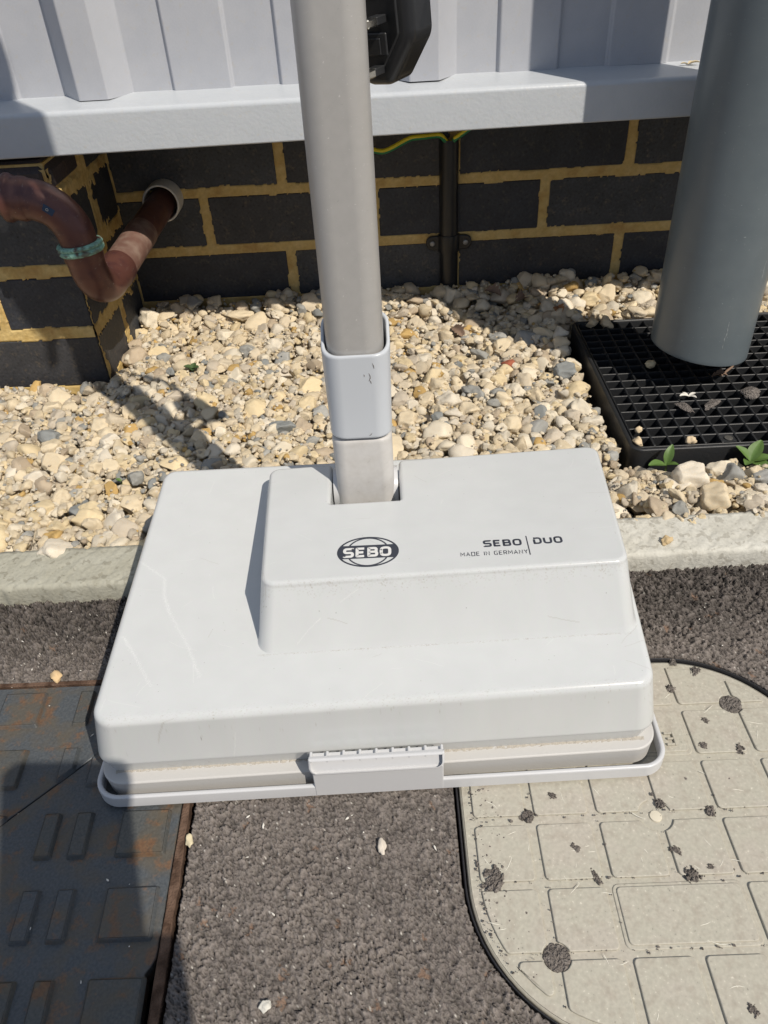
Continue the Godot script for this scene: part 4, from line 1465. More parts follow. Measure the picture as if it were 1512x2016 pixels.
	for k in outer.size():
		var o := outer[k]; var i := inn[k]
		var r := PackedVector3Array()
		for q in [[0.0, -0.0106], [0.0, -0.0021], [0.12, -0.0014], [0.35, -0.0010], [0.65, -0.0010], [0.88, -0.0014], [1.0, -0.0021], [1.0, -0.0106]]:
			var p := o.lerp(i, q[0])
			r.push_back(Vector3(p.x, q[1], p.y))
		rr.append(r)
	bw.rings(rr, false)
	var bumper := put_w("bumper", bw, M.plastic_plain, m)
	# grip in the middle of the bumper
	var gx0 := 0.0673; var gx1 := 0.1505
	var fz := func(x: float) -> float: return lerpf(0.7824, 0.7744, (x + 0.0712) / 0.3662)
	var gmid: float = fz.call(0.109)
	var slope := (0.7744 - 0.7824) / 0.3662
	var gp := MB.new()
	gp.box(Vector3(gx0 + 0.0012, -0.0103, -0.0034), Vector3(gx1 - 0.0002, 0.0150, 0.0004), 0.0006)
	for k in gp.v.size(): gp.v[k].z += fz.call(gp.v[k].x)
	put_w("grip_face", gp, M.plastic_plain, bumper)
	var lipb := MB.new()
	slab(lipb, rounded([Vector2(gx0 - 0.0005, 0.0), Vector2(gx1 + 0.0006, 0.0), Vector2(gx1 + 0.0006, 0.0118), Vector2(gx0 - 0.0005, 0.0118)], [0.0055, 0.0055, 0.001, 0.001], 8), 0.0, 0.0036, 0.0013, 3, true)
	for k in lipb.v.size():
		var p := lipb.v[k]
		lipb.v[k] = Vector3(p.x, 0.0140 + p.z * 0.93 + p.y * 0.32, fz.call(p.x) - 0.0004 - p.z * 0.36 + p.y * 0.9)
	put_w("grip_lip", lipb, M.plastic_plain, bumper)
	for k in 9:
		var x := lerpf(gx0 + 0.0009, gx1 - 0.0009, k / 8.0)
		var db := MB.new()
		var z: float = fz.call(x) - 0.0065
		db.box(Vector3(x - 0.0009, 0.0185, z - 0.0024), Vector3(x + 0.0009, 0.0243, z + 0.0036), 0.0005)
		put_w("grip_rib", db, M.plastic_plain, bumper)
	var gf := MB.new()
	gf.box(Vector3(gx0 + 0.001, 0.012, gmid - 0.0098), Vector3(gx1 - 0.001, 0.0215, gmid - 0.0058), 0.0006)
	for k in gf.v.size(): gf.v[k].z += slope * (gf.v[k].x - 0.109)
	put_w("grip_ledge", gf, M.plastic_plain, bumper)
	# --- neck, collar, tube
	var rect := func(x0: float, x1: float, z0: float, z1: float, r: float) -> PackedVector2Array: return ccw(rounded([Vector2(x0, z0), Vector2(x1, z0), Vector2(x1, z1), Vector2(x0, z1)], [r], 8))
	var nk := MB.new()
	nk.rings([ring3(rect.call(0.0872, 0.1262, 0.579, 0.5985, 0.008), 0.066), ring3(rect.call(0.0862, 0.1273, 0.577, 0.6040, 0.008), 0.0815), ring3(rect.call(0.0860, 0.1275, 0.5765, 0.6064, 0.008), 0.0885), ring3(rect.call(0.0858, 0.1275, 0.576, 0.6068, 0.008), 0.0915), ring3(rect.call(0.0852, 0.1275, 0.573, 0.6052, 0.0095), 0.1405), ring3(rect.call(0.0852, 0.1275, 0.573, 0.6052, 0.0095), 0.1425), ring3(rect.call(0.0856, 0.1271, 0.5735, 0.6047, 0.0095), 0.1442), ring3(rect.call(0.0866, 0.1261, 0.5745, 0.6037, 0.0095), 0.1452), ring3(rect.call(0.09, 0.123, 0.58, 0.6, 0.008), 0.1453)])
	# the worn crescent at the neck's foot
	var neck := put_w("neck", nk, M.neck, m)
	var piv := MB.new()
	piv.tube(PackedVector3Array([Vector3(0.0826, 0.093, 0.588), Vector3(0.1302, 0.093, 0.588)]), PackedFloat32Array([0.0145, 0.0145]), 36)
	put_w("pivot", piv, M.plastic_plain, neck)
	var co := MB.new()
	var cr := func(x0: float, x1: float, z0: float, z1: float, r: float, y: float, tilt: float) -> PackedVector3Array:
		var o := PackedVector3Array()
		for p in rect.call(x0, x1, z0, z1, r): o.push_back(Vector3(p.x, y + tilt * smoothstep(0.0, 1.0, (0.606 - p.y) / 0.036) , p.y))
		return o
	co.rings([cr.call(0.088, 0.1252, 0.574, 0.6035, 0.011, 0.1468, 0.0), cr.call(0.0858, 0.1272, 0.5705, 0.6058, 0.0115, 0.1470, 0.0), cr.call(0.0852, 0.1277, 0.5700, 0.6064, 0.0115, 0.1478, 0.0), cr.call(0.0850, 0.1279, 0.5698, 0.6066, 0.0115, 0.1492, 0.0), cr.call(0.0840, 0.1293, 0.5690, 0.6068, 0.0125, 0.2080, 0.015), cr.call(0.0842, 0.1291, 0.5692, 0.6066, 0.0125, 0.2092, 0.015), cr.call(0.0848, 0.1285, 0.5698, 0.6060, 0.012, 0.2098, 0.015), cr.call(0.0856, 0.1277, 0.5706, 0.6050, 0.0115, 0.2099, 0.015), cr.call(0.0863, 0.1270, 0.5713, 0.6041, 0.011, 0.2094, 0.015), cr.call(0.0866, 0.1267, 0.5716, 0.6037, 0.011, 0.2080, 0.015), cr.call(0.0866, 0.1267, 0.5716, 0.6037, 0.011, 0.195, 0.0)])
	var collar := put_w("collar", co, M.collar, m)
	var sm := MB.new()       # dark rub marks on the collar
	for q in [[0.1135, 0.1985, 0.0004, 0.1965], [0.1145, 0.1975, 0.1155, 0.1935], [0.1155, 0.1955, 0.1142, 0.1915], [0.1148, 0.1925, 0.1158, 0.1895], [0.1112, 0.1968, 0.1114, 0.1948], [0.1172, 0.2045, 0.1182, 0.2005], [0.112, 0.1495, 0.114, 0.1515]]:
		if q[2] < 0.01: continue
		sm.tube(PackedVector3Array([Vector3(q[0], q[1], 0.60675), Vector3((q[0] + q[2]) / 2 + 0.0003, (q[1] + q[3]) / 2, 0.60685), Vector3(q[2], q[3], 0.60675)]), PackedFloat32Array([0.0001, 0.0003, 0.0001]), 6, false)
	put_w("rub_marks", sm, mat(lin(0.16, 0.15, 0.14), 0.8), collar).set_meta("kind", "stuff")
	var tu := MB.new()
	var tr := func(y: float, g: float) -> PackedVector3Array: return ring3(rect.call(0.0872 + g, 0.1252 - g, 0.5728 + g, 0.6030 - g, 0.0128), y)
	tu.rings([tr.call(0.19, 0.0), tr.call(0.98, 0.0), tr.call(0.981, 0.001)])
	put_w("tube", tu, M.tube, m)
	# handle, cord hooks and wound cord above the picture
	var ha := MB.new()
	var hp := PackedVector3Array(); var hrad := PackedFloat32Array()
	for k in 25:
		var t := k / 24.0
		hp.push_back(Vector3(0.1062, 0.965 + 0.16 * t, 0.588 + 0.06 * t * t)); hrad.push_back(0.021 + 0.003 * sin(t * 9.0) * (1.0 - t) + 0.002)
	ha.tube(hp, hrad, 24)
	put_w("handle", ha, M.black, m)
	for y in [0.72, 0.93]:
		var hk := MB.new()
		hk.tube(PackedVector3Array([Vector3(0.1062, y, 0.603), Vector3(0.1062, y, 0.64), Vector3(0.1062, y + (0.02 if y > 0.8 else -0.02), 0.646)]), PackedFloat32Array([0.006, 0.006, 0.006]), 12)
		put_w("cord_hook", hk, M.black, m)
	var cd := MB.new()
	var cp := PackedVector3Array()
	for k in 321:
		var a := TAU * k / 40.0
		var ww := 0.020 + 0.013 * sin(k * 0.019)
		cp.push_back(Vector3(0.1062 + sin(a) * ww, 0.825 + cos(a) * 0.112, 0.615 + 0.022 * fposmod(k * 0.013, 1.0)))
	for q in [[0.125, 0.69, 0.615], [0.142, 0.6, 0.585], [0.146, 0.5, 0.556], [0.139, 0.44, 0.5505], [0.1365, 0.405, 0.5495]]:
		cp.push_back(Vector3(q[0], q[1], q[2]))
	var cc := Curve3D.new()
	for k in cp.size():
		var tg := (cp[mini(k + 1, cp.size() - 1)] - cp[maxi(k - 1, 0)]) * 0.17
		cc.add_point(cp[k], -tg, tg)
	var ctp := cc.tessellate_even_length(4, 0.006)
	cd.tube(ctp, fill_r(ctp.size(), 0.0036), 10)
	put_w("power_cord", cd, M.black, m)
	build_print(m)
	build_plug()

func build_plug() -> void:
	var p := thing("power_plug", Vector3(0.1335, 0.3835, 0.5525), "black three-pin mains plug hanging behind the grey tube", "plug")
	p.rotation = Vector3(0.06, deg_to_rad(-33), deg_to_rad(3))
	var outl := rounded([Vector2(-0.025, 0.027), Vector2(0.025, 0.027), Vector2(0.025, -0.006), Vector2(0.008, -0.0285), Vector2(-0.008, -0.0285), Vector2(-0.025, -0.006)], [0.006, 0.006, 0.012, 0.0075, 0.0075, 0.012], 8)
	var b := MB.new()
	var poly := ccw(outl)
	slab(b, poly, -0.011, 0.011, 0.005, 6, true)
	var turn := func(q: MB) -> void:
		for k in q.v.size(): q.v[k] = Vector3(q.v[k].x, q.v[k].z, q.v[k].y)
		for k in range(0, q.ix.size(), 3):
			var t := q.ix[k + 1]; q.ix[k + 1] = q.ix[k + 2]; q.ix[k + 2] = t
	turn.call(b)
	put("plug_body", b.build(), M.black, p)
	var f := MB.new()       # a raised field on the pin side and the fuse lid
	slab(f, inset(poly, 0.0075), 0.0105, 0.0122, 0.0007)
	turn.call(f)
	put("pin_face", f.build(), M.black_dull, p)
	var l := MB.new()
	l.box(Vector3(-0.006, -0.013, 0.0118), Vector3(0.010, -0.002, 0.0132), 0.0006)
	l.box(Vector3(-0.002, -0.0125, 0.013), Vector3(0.006, -0.0045, 0.0138), 0.0003)
	put("fuse_lid", l.build(), M.black_dull, p)
	for q in [[0.0075, 0.0045, 0.0063, 0.004], [0.003, -0.0195, 0.0063, 0.004], [-0.010, -0.006, 0.004, 0.008]]:
		var s := MB.new()
		s.box(Vector3(q[0] - q[2] / 2, q[1] - q[3] / 2, 0.0118), Vector3(q[0] + q[2] / 2, q[1] + q[3] / 2, 0.0208), 0.0004)
		put("pin_sleeve", s.build(), M.black_dull, p)
		var t := MB.new()
		t.box(Vector3(q[0] - q[2] / 2 - 0.0001, q[1] - q[3] / 2 - 0.0001, 0.0209), Vector3(q[0] + q[2] / 2 + 0.0001, q[1] + q[3] / 2 + 0.0001, 0.0295), 0.0007)
		put("pin", t.build(), M.brass_pin, p)
	var cg := MB.new()
	cg.tube(PackedVector3Array([Vector3(0, 0.025, 0), Vector3(0, 0.032, 0), Vector3(0, 0.04, 0)]), PackedFloat32Array([0.0065, 0.0055, 0.0043]), 18)
	put("cord_grip", cg.build(), M.black, p)

# ------------------------------------------------------------------ printing on the housing: strokes laid as very thin films
func stroke_film(b: MB, pts: PackedVector2Array, closed: bool, w: float, y0: float, y1: float) -> void:
	var n := pts.size()
	var L := PackedVector2Array(); var R := PackedVector2Array()
	for k in n:
		var a := pts[(k + n - 1) % n] if closed or k > 0 else pts[k]
		var c := pts[(k + 1) % n] if closed or k < n - 1 else pts[k]
		var e0 := (pts[k] - a).normalized() if a != pts[k] else (c - pts[k]).normalized()
		var e1 := (c - pts[k]).normalized() if c != pts[k] else e0
		var m := Vector2(-e0.y, e0.x) + Vector2(-e1.y, e1.x)
		var off := m * (w / 2.0 / maxf(0.35, 1.0 + e0.dot(e1)))
		L.push_back(pts[k] + off); R.push_back(pts[k] - off)
	var rs := []
	var idx := range(n)
	if closed: idx = range(n + 1)
	for k in idx:
		var i: int = k % n
		rs.append(PackedVector3Array([Vector3(L[i].x, y0, L[i].y), Vector3(L[i].x, y1, L[i].y), Vector3(R[i].x, y1, R[i].y), Vector3(R[i].x, y0, R[i].y)]))
	b.rings(rs, false)
func glyph(ch: String) -> Array:      # [width, strokes: [points, corner radius, closed]]; y runs up from 0 to 1
	match ch:
		"S": return [0.92, [[[[1, 0.97], [1, 1], [0, 1], [0, 0.5], [1, 0.5], [1, 0], [0, 0], [0, 0.03]], 0.24, false]]]
		"E": return [0.82, [[[[1, 1], [0, 1], [0, 0], [1, 0]], 0.04, false], [[[0, 0.5], [0.88, 0.5]], 0.0, false]]]
		"B": return [0.9, [[[[0, 0.51], [0, 1], [0.94, 1], [0.94, 0.51], [0, 0.51]], -0.2, false], [[[0, 0.51], [1, 0.51], [1, 0], [0, 0], [0, 0.51]], -0.2, false]]]
		"O": return [0.98, [[[[0, 0.5], [0, 1], [1, 1], [1, 0], [0, 0]], 0.33, true]]]
		"D": return [0.95, [[[[0, 1], [1, 1], [1, 0], [0, 0]], 0.0, true]]]
		"d": return [0.95, [[[[0.30, 1], [1, 1], [1, 0], [0, 0], [0, 0.74]], -0.38, false], [[[-0.06, 1.0], [0.08, 1.0], [0.13, 0.8]], 0.0, false]]]
		"U": return [0.98, [[[[0, 1], [0, 0], [1, 0], [1, 1]], 0.33, false]]]
		"M": return [1.15, [[[[0, 0], [0, 1], [0.5, 0.36], [1, 1], [1, 0]], 0.0, false]]]
		"A": return [1.05, [[[[0, 0], [0.5, 1], [1, 0]], 0.0, false], [[[0.17, 0.32], [0.83, 0.32]], 0.0, false]]]
		"I": return [0.0, [[[[0, 0], [0, 1]], 0.0, false]]]
		"N": return [0.95, [[[[0, 0], [0, 1], [1, 0], [1, 1]], 0.0, false]]]
		"G": return [0.95, [[[[1, 0.92], [1, 1], [0, 1], [0, 0], [1, 0], [1, 0.48], [0.55, 0.48]], 0.26, false]]]
		"R": return [0.88, [[[[0, 0], [0, 1], [1, 1], [1, 0.46], [0, 0.46]], -0.22, false], [[[0.52, 0.46], [1, 0]], 0.0, false]]]
		"Y": return [1.0, [[[[0, 1], [0.5, 0.5], [1, 1]], 0.0, false], [[[0.5, 0.5], [0.5, 0]], 0.0, false]]]
	return [0.45, []]
func soft_path(pts: Array, rel: float, closed: bool, w: float, h: float, at: Vector2) -> PackedVector2Array:
	var q := []
	for p in pts: q.append(at + Vector2(p[0] * w, -p[1] * h))
	if rel == 0.0: return PackedVector2Array(q)
	var o := PackedVector2Array()
	var n := q.size()
	for k in n:
		if not closed and (k == 0 or k == n - 1):
			o.push_back(q[k]); continue
		var a: Vector2 = q[(k + n - 1) % n]; var c: Vector2 = q[(k + 1) % n]; var p: Vector2 = q[k]
		var r := minf(absf(rel) * h, minf(a.distance_to(p), c.distance_to(p)) * 0.96)
		if rel < 0.0 and pts[k][0] < 0.3: r = 0.02 * h        # letters with an upright stem keep its corners square
		var s := p + (a - p).normalized() * r; var e := p + (c - p).normalized() * r
		for t in 6:
			var u := t / 5.0
			o.push_back(s * (1 - u) * (1 - u) + p * 2.0 * u * (1 - u) + e * u * u)
	return o
func write(text: String, at: Vector2, h: float, w: float, gap: float, y0: float, y1: float, m: Material, parent: Node3D, called: String, fit := 0.0) -> void:
	var hh := h - w          # stroke centre lines sit half a stroke inside
	var total := 0.0
	for ch in text: total += glyph(ch)[0] * hh * 0.98 + w + gap
	total -= gap
	var sx := fit / total if fit > 0.0 else 1.0
	var x := at.x
	for ch in text:
		var g := glyph(ch)
		var gw: float = g[0] * hh * 0.98
		if not g[1].is_empty():
			var b := MB.new()
			var nth := 0
			for s in g[1]:
				var l := soft_path(s[0], s[1], s[2], gw * sx, hh, Vector2(x + w / 2, at.y - w / 2))
				stroke_film(b, l, s[2], w, y0, y1 + 0.00003 * nth)
				nth += 1
			for k in b.v.size():    # the lettering follows the housing's slight turn
				b.v[k].z += (b.v[k].x - 0.15) * -0.006
			put_w(called, b, m, parent)
		x += gw * sx + w + gap * sx
func build_print(m: Node3D) -> void:
	var y := 0.105
	# emblem: an ellipse with a round globe behind a band that carries the name
	var c := Vector2(0.1085, 0.6766)
	var rx := 0.0196; var rz := 0.0142
	var em := MB.new()
	var el := PackedVector2Array()
	for k in 72: el.push_back(c + Vector2(cos(TAU * k / 72) * rx, sin(TAU * k / 72) * rz))
	stroke_film(em, el, true, 0.00125, y - 0.0003, y + 0.0001)
	var bh := 0.0064
	for sg in [-1.0, 1.0]:
		var arc := PackedVector2Array()
		var rg := 0.0137
		var a0 := asin(bh / rg)
		for k in 33:
			var a := a0 + (PI - 2 * a0) * k / 32
			arc.push_back(c + Vector2(cos(a) * rg, sg * sin(a) * rg * 0.985))
		stroke_film(em, arc, false, 0.0011, y - 0.0003, y + 0.00006)
	put_w("emblem", em, M.print, m)
	var bd := MB.new()
	var band := PackedVector2Array()
	for k in 17:
		var t := asin(bh / rz) * (1.0 - 2.0 * k / 16)
		band.push_back(c + Vector2(cos(t) * (rx - 0.0003), -sin(t) * rz))
	for k in 17:
		var t := asin(bh / rz) * (1.0 - 2.0 * k / 16)
		band.push_back(c + Vector2(-cos(t) * (rx - 0.0003), sin(t) * rz))
	slab(bd, band, y - 0.0003, y + 0.00014, 0.00002, 1)
	put_w("emblem_band", bd, M.print, m)
	write("SEBO", Vector2(0.0922, 0.6816), 0.0094, 0.0020, 0.0013, y + 0.0001, y + 0.00024, M.print_light, m, "emblem_letter", 0.0298)
	write("SEBO", Vector2(0.1838, 0.6776), 0.0066, 0.00145, 0.0011, y - 0.0003, y + 0.00012, M.print, m, "printed_letter", 0.0245)
	write("dUO", Vector2(0.2165, 0.6771), 0.0066, 0.00145, 0.0011, y - 0.0003, y + 0.00012, M.print, m, "printed_letter", 0.0185)
	write("MADE IN GERMANY", Vector2(0.1682, 0.6858), 0.0040, 0.00050, 0.0011, y - 0.0003, y + 0.0001, M.print, m, "printed_letter", 0.0405)
	var bar := MB.new()
	stroke_film(bar, PackedVector2Array([Vector2(0.2126, 0.6682), Vector2(0.2126, 0.6868)]), false, 0.00072, y - 0.0003, y + 0.00012)
	put_w("printed_rule", bar, M.print, m)
# ------------------------------------------------------------------ small things
func leaf_mesh(l: float, w: float, curl: float, fold: float, sd: int, jag := 0.0) -> ArrayMesh:
	var b := MB.new()
	var f := FastNoiseLite.new(); f.seed = sd; f.frequency = 0.2
	var rs := []
	for k in 15:
		var t := k / 14.0
		var ww: float = w * pow(sin(PI * clampf(t * 0.94 + 0.03, 0, 1)), 0.75) * (1.0 - 0.35 * t) * (1.0 + jag * f.get_noise_1d(k * 9.0))
		var r := PackedVector3Array()
		for q in 7:
			var s := (q - 3) / 3.0
			r.push_back(Vector3(s * ww, absf(s) * fold * ww + curl * l * sin(t * 2.2) + f.get_noise_2d(k * 6.0, q * 6.0) * w * 0.25 * absf(curl), t * l))
		rs.append(r)
	b.rings(rs, false)
	var n := b.v.size()          # an underside half a millimetre lower gives the leaf thickness
	var top := b.ix.duplicate()
	for k in n: b.vert(b.v[k] - Vector3(0, 0.0003, 0))
	for k in range(0, top.size(), 3):
		b.ix.push_back(top[k] + n); b.ix.push_back(top[k + 2] + n); b.ix.push_back(top[k + 1] + n)
	return b.build()
func crumb(called: String, label: String, at: Vector3, size: Vector3, m: Material, sd: int, category: String, group := "") -> void:
	var t := thing(called, at, label, category, group)
	t.rotation.y = sd * 1.7
	var o := put(called + "_body", stone_shape(500 + sd, 2, 8, 0.55, 0.8), m, t)
	o.scale = size
func weed(called: String, at: Vector3, label: String, leaves: Array, m: Material) -> void:
	var t := thing(called, at, label, "weed")
	for q in leaves:
		var o := put("leaf", leaf_mesh(q[0], q[1], q[2], 0.35, int(q[3] * 100)), m, t)
		o.rotation = Vector3(q[4], q[3], 0)
		var s := MB.new()
		s.tube(PackedVector3Array([Vector3(0, -0.012, 0), Vector3(0, 0.0, 0.001)]), PackedFloat32Array([0.0009, 0.0007]), 8)
		put("stem", s.build(), m, t)
func build_small() -> void:
	var gy := func(x: float, z: float) -> float: return maxf(bed_at(x, z), bed_target(x, z))
	weed("green_weed", Vector3(0.3895, gy.call(0.3895, 0.4475) + 0.006, 0.4475), "green weed with two leaves at the front edge of the grate", [[0.021, 0.0068, 0.1, -1.25, -0.15], [0.02, 0.0055, 0.2, 2.6, -0.75], [0.012, 0.004, 0.1, 0.9, -0.3]], M.leaf)
	weed("green_weed", Vector3(0.473, gy.call(0.473, 0.442) + 0.005, 0.442), "leafy green weed at the right end of the kerb gravel", [[0.024, 0.008, 0.12, 2.4, -0.5], [0.02, 0.007, 0.1, -2.2, -0.55], [0.022, 0.0085, 0.05, 0.5, -0.12], [0.021, 0.007, 0.08, 1.4, -0.2], [0.017, 0.006, 0.1, -0.7, -0.2]], M.leaf)
	weed("small_seedling", Vector3(-0.120, gy.call(-0.120, 0.186) + 0.004, 0.186), "tiny dark green seedling in the gravel to the right of the pier", [[0.011, 0.0052, 0.05, -1.6, -0.25], [0.010, 0.0052, 0.05, 1.2, -0.2], [0.009, 0.0045, 0.05, 0.2, -0.1], [0.009, 0.0045, 0.05, 2.9, -0.3]], M.leaf_dark)
	weed("small_seedling", Vector3(-0.148, gy.call(-0.148, 0.425) + 0.003, 0.425), "single bright green sprig in the gravel left of the machine", [[0.008, 0.003, 0.1, 0.4, -0.5], [0.006, 0.0025, 0.1, -1.8, -0.4]], M.leaf)
	for q in [[0.2125, 0.103, 0.027, 0.0105, 0.3, 0.5, "curled brown dead leaf on the gravel in front of the black conduit", 0], [0.301, 0.06, 0.022, 0.01, 0.25, 2.4, "crumpled brown dead leaf near the wall behind the grate", 0], [0.352, 0.088, 0.018, 0.0085, 0.15, 0.2, "orange-brown dead leaf behind the far edge of the grate", 1], [0.262, 0.035, 0.024, 0.009, 0.2, 1.1, "dull brown leaf lying flat against the foot of the wall", 0]]:
		var t := thing("dead_leaf", Vector3(q[0], gy.call(q[0], q[1]) + 0.007, q[1]), q[6], "leaf", "dead leaves on the gravel")
		var o := put("blade", leaf_mesh(q[2], q[3], q[4], 0.8, int(q[0] * 900), 0.9), M.leaf_orange if q[7] == 1 else M.leaf_dead, t)
		o.rotation = Vector3(0.3, q[5], 0.35)
		var vn := MB.new()
		vn.tube(PackedVector3Array([Vector3(0, 0.0006, 0), Vector3(0, q[4] * q[2] * 0.7 + 0.0006, q[2] * 0.45)]), PackedFloat32Array([0.0006, 0.0003]), 6)
		var ve := put("midrib", vn.build(), M.leaf_dead, t)
		ve.rotation = o.rotation
	# litter on the grate
	var g := 0.0045
	var fe := thing("white_petal", Vector3(0.4455, g + 0.001, 0.335), "torn white petal lying on the black grate beside the pipe's shadow", "petal")
	for q in [[0.013, 0.0035, -1.2], [0.010, 0.0028, 0.6], [0.009, 0.0026, 1.9], [0.008, 0.002, -2.4]]:
		var o := put("lobe", leaf_mesh(q[0], q[1], 0.18, 0.4, 7), M.white_bit, fe)
		o.rotation = Vector3(-0.2, q[2], 0)
	crumb("mud_clod", "dark crumbling clod of soil on the right part of the grate", Vector3(0.511, g + 0.003, 0.338), Vector3(0.011, 0.0055, 0.008), M.mud, 4, "soil", "clods on the grate")
	crumb("mud_clod", "flat dark smear of soil on the grate left of the white petal", Vector3(0.436, g + 0.0016, 0.358), Vector3(0.011, 0.0026, 0.006), M.mud, 5, "soil", "clods on the grate")
	crumb("mud_clod", "long dark smear of soil on the grate right of the white petal", Vector3(0.464, g + 0.0016, 0.353), Vector3(0.012, 0.0024, 0.005), M.mud, 6, "soil", "clods on the grate")
	crumb("mud_clod", "small brown clod on the grate in the pipe's shadow", Vector3(0.4255, g + 0.003, 0.262), Vector3(0.0065, 0.005, 0.006), M.husk, 9, "soil", "clods on the grate")
	var tw := thing("twig", Vector3(0.5, g + 0.002, 0.29), "thin brown twig with a curled leaf lying across the grate", "twig")
	var tb := MB.new()
	tb.tube(PackedVector3Array([Vector3(0.027, 0.006, -0.03), Vector3(0.01, 0.003, -0.008), Vector3(-0.008, 0.002, 0.008)]), PackedFloat32Array([0.0008, 0.0012, 0.0016]), 8)
	put("stalk", tb.build(), M.leaf_dead, tw)
	var tl := put("curled_leaf", leaf_mesh(0.016, 0.005, 0.3, 0.9, 5, 0.8), M.leaf_dead, tw, Vector3(-0.018, 0.001, 0.008))
	tl.rotation = Vector3(0, 1.2, 0)
	for q in [[0.3765, 0.3945, 0.0036, 2, "tiny orange pebble caught in the left edge of the grate"], [0.3705, 0.4165, 0.0055, 5, "pale pebble caught in the front left corner cell of the grate"], [0.4215, 0.4165, 0.0055, 8, "pale pebble caught in the front row of the grate"], [0.385, 0.144, 0.0075, 1, "left of two pale pebbles in the far left cells of the grate"], [0.4035, 0.144, 0.0085, 3, "right of two pale pebbles in the far left cells of the grate"]]:
		crumb("caught_pebble", q[4], Vector3(q[0], g + 0.001, q[1]), Vector3(q[2], q[2] * 0.8, q[2] * 0.85), mat(lin(0.6, 0.48, 0.32), 0.95), q[3], "pebble", "pebbles caught in the grate")
	# husk on the rail, chips on the kerb and the road
	var hk := thing("dry_husk", Vector3(0.4455, 0.2925, 0.16), "dry straw-coloured seed husk lying on the cabinet's rail beside the downpipe", "seed husk")
	for q in [[0.012, 0.003, 1.4], [0.009, 0.0025, 2.2], [0.008, 0.002, -1.5]]:
		var o := put("scale", leaf_mesh(q[0], q[1], 0.15, 0.6, 3), M.husk, hk)
		o.rotation.y = q[2]
	crumb("kerb_chip", "small buff stone chip lying on the right kerb", Vector3(0.3525, 0.0065, 0.567), Vector3(0.005, 0.003, 0.004), mat(lin(0.5, 0.38, 0.22), 0.95), 6, "stone chip")
	crumb("road_pebble", "small buff pebble on the asphalt at the edge of the iron cover", Vector3(-0.1345, GY + 0.002, 0.6725), Vector3(0.0052, 0.003, 0.0036), mat(lin(0.62, 0.45, 0.25), 0.95), 7, "pebble")
	crumb("road_pebble", "whitish angular flake on the asphalt just left of the beige cover", Vector3(0.1105, GY + 0.0015, 0.8155), Vector3(0.0045, 0.0016, 0.0024), mat(lin(0.6, 0.54, 0.46), 0.95), 12, "pebble")
	crumb("road_pebble", "round white pebble on the asphalt at the bottom edge of the picture", Vector3(0.0485, GY + 0.0015, 0.899), Vector3(0.0032, 0.0022, 0.0028), mat(lin(0.6, 0.58, 0.52), 0.95), 13, "pebble")
	crumb("road_pebble", "pale yellow chip on the asphalt beside the iron cover's frame", Vector3(-0.0085, GY + 0.002, 0.807), Vector3(0.0038, 0.0018, 0.0026), mat(lin(0.62, 0.54, 0.36), 0.95), 14, "pebble")
	# mud on the beige cover: the larger lumps are things, the specks one scatter
	var top := GY - 0.0008
	for q in [[0.1755, 0.8355, 0.0105, 0.0075, "broad smear of grey mud across the left edge of the beige cover", 1], [0.2005, 0.7972, 0.0052, 0.0048, "muddy lump between the two pads just below the machine's bumper", 2], [0.2850, 0.8232, 0.0030, 0.0050, "upper muddy lump in the groove below the white button", 3], [0.2895, 0.8375, 0.0055, 0.0055, "lower muddy lump where the groove below the white button ends", 4], [0.2975, 0.9075, 0.0035, 0.0045, "blackish muddy blot near the bottom edge of the beige cover", 5], [0.3265, 0.6805, 0.0038, 0.0028, "grey mud crumb on the far rim of the beige cover", 6], [0.3175, 0.7045, 0.0042, 0.0036, "mud crumb in the groove right of the machine's corner", 7], [0.3395, 0.6905, 0.0058, 0.0036, "pale muddy smear on the far pad of the beige cover", 8], [0.3325, 0.7325, 0.0034, 0.0030, "glinting mud crumb in the pad below the upper mud plug", 9], [0.3245, 0.7525, 0.0036, 0.0038, "glinting mud crumb near the corner beside the raised letter", 10], [0.2840, 0.7925, 0.0040, 0.0034, "mud crumb just above the white button", 11], [0.3135, 0.7985, 0.0034, 0.0042, "mud crumb at the groove crossing right of the white button", 12], [0.3475, 0.7555, 0.0045, 0.0038, "dark mud crumb at the right edge of the beige cover", 13], [0.2185, 0.7845, 0.0040, 0.0030, "mud crumb on the pad right below the middle of the bumper", 14], [0.2265, 0.8195, 0.0030, 0.0046, "upright mud streak in the middle of a left pad", 15], [0.2345, 0.8365, 0.0062, 0.0022, "thin mud streak along the lower edge of a left pad", 16], [0.3015, 0.8335, 0.0032, 0.0022, "small shiny mud bead below the right-hand pad of the button row", 17]]:
		var t := thing("mud_crumb", Vector3(q[0], top, q[1]), q[4], "mud", "mud crumbs on the beige cover")
		t.rotation.y = q[5] * 1.3
		var o := put("crumb_body", mud_patch(q[5]), M.mud, t)
		var hgt := clampf(minf(q[2], q[3]) * 0.35, 0.0008, 0.0022)
		o.scale = Vector3(q[2] * 0.7, hgt, q[3] * 0.7)
	scatter_specks()
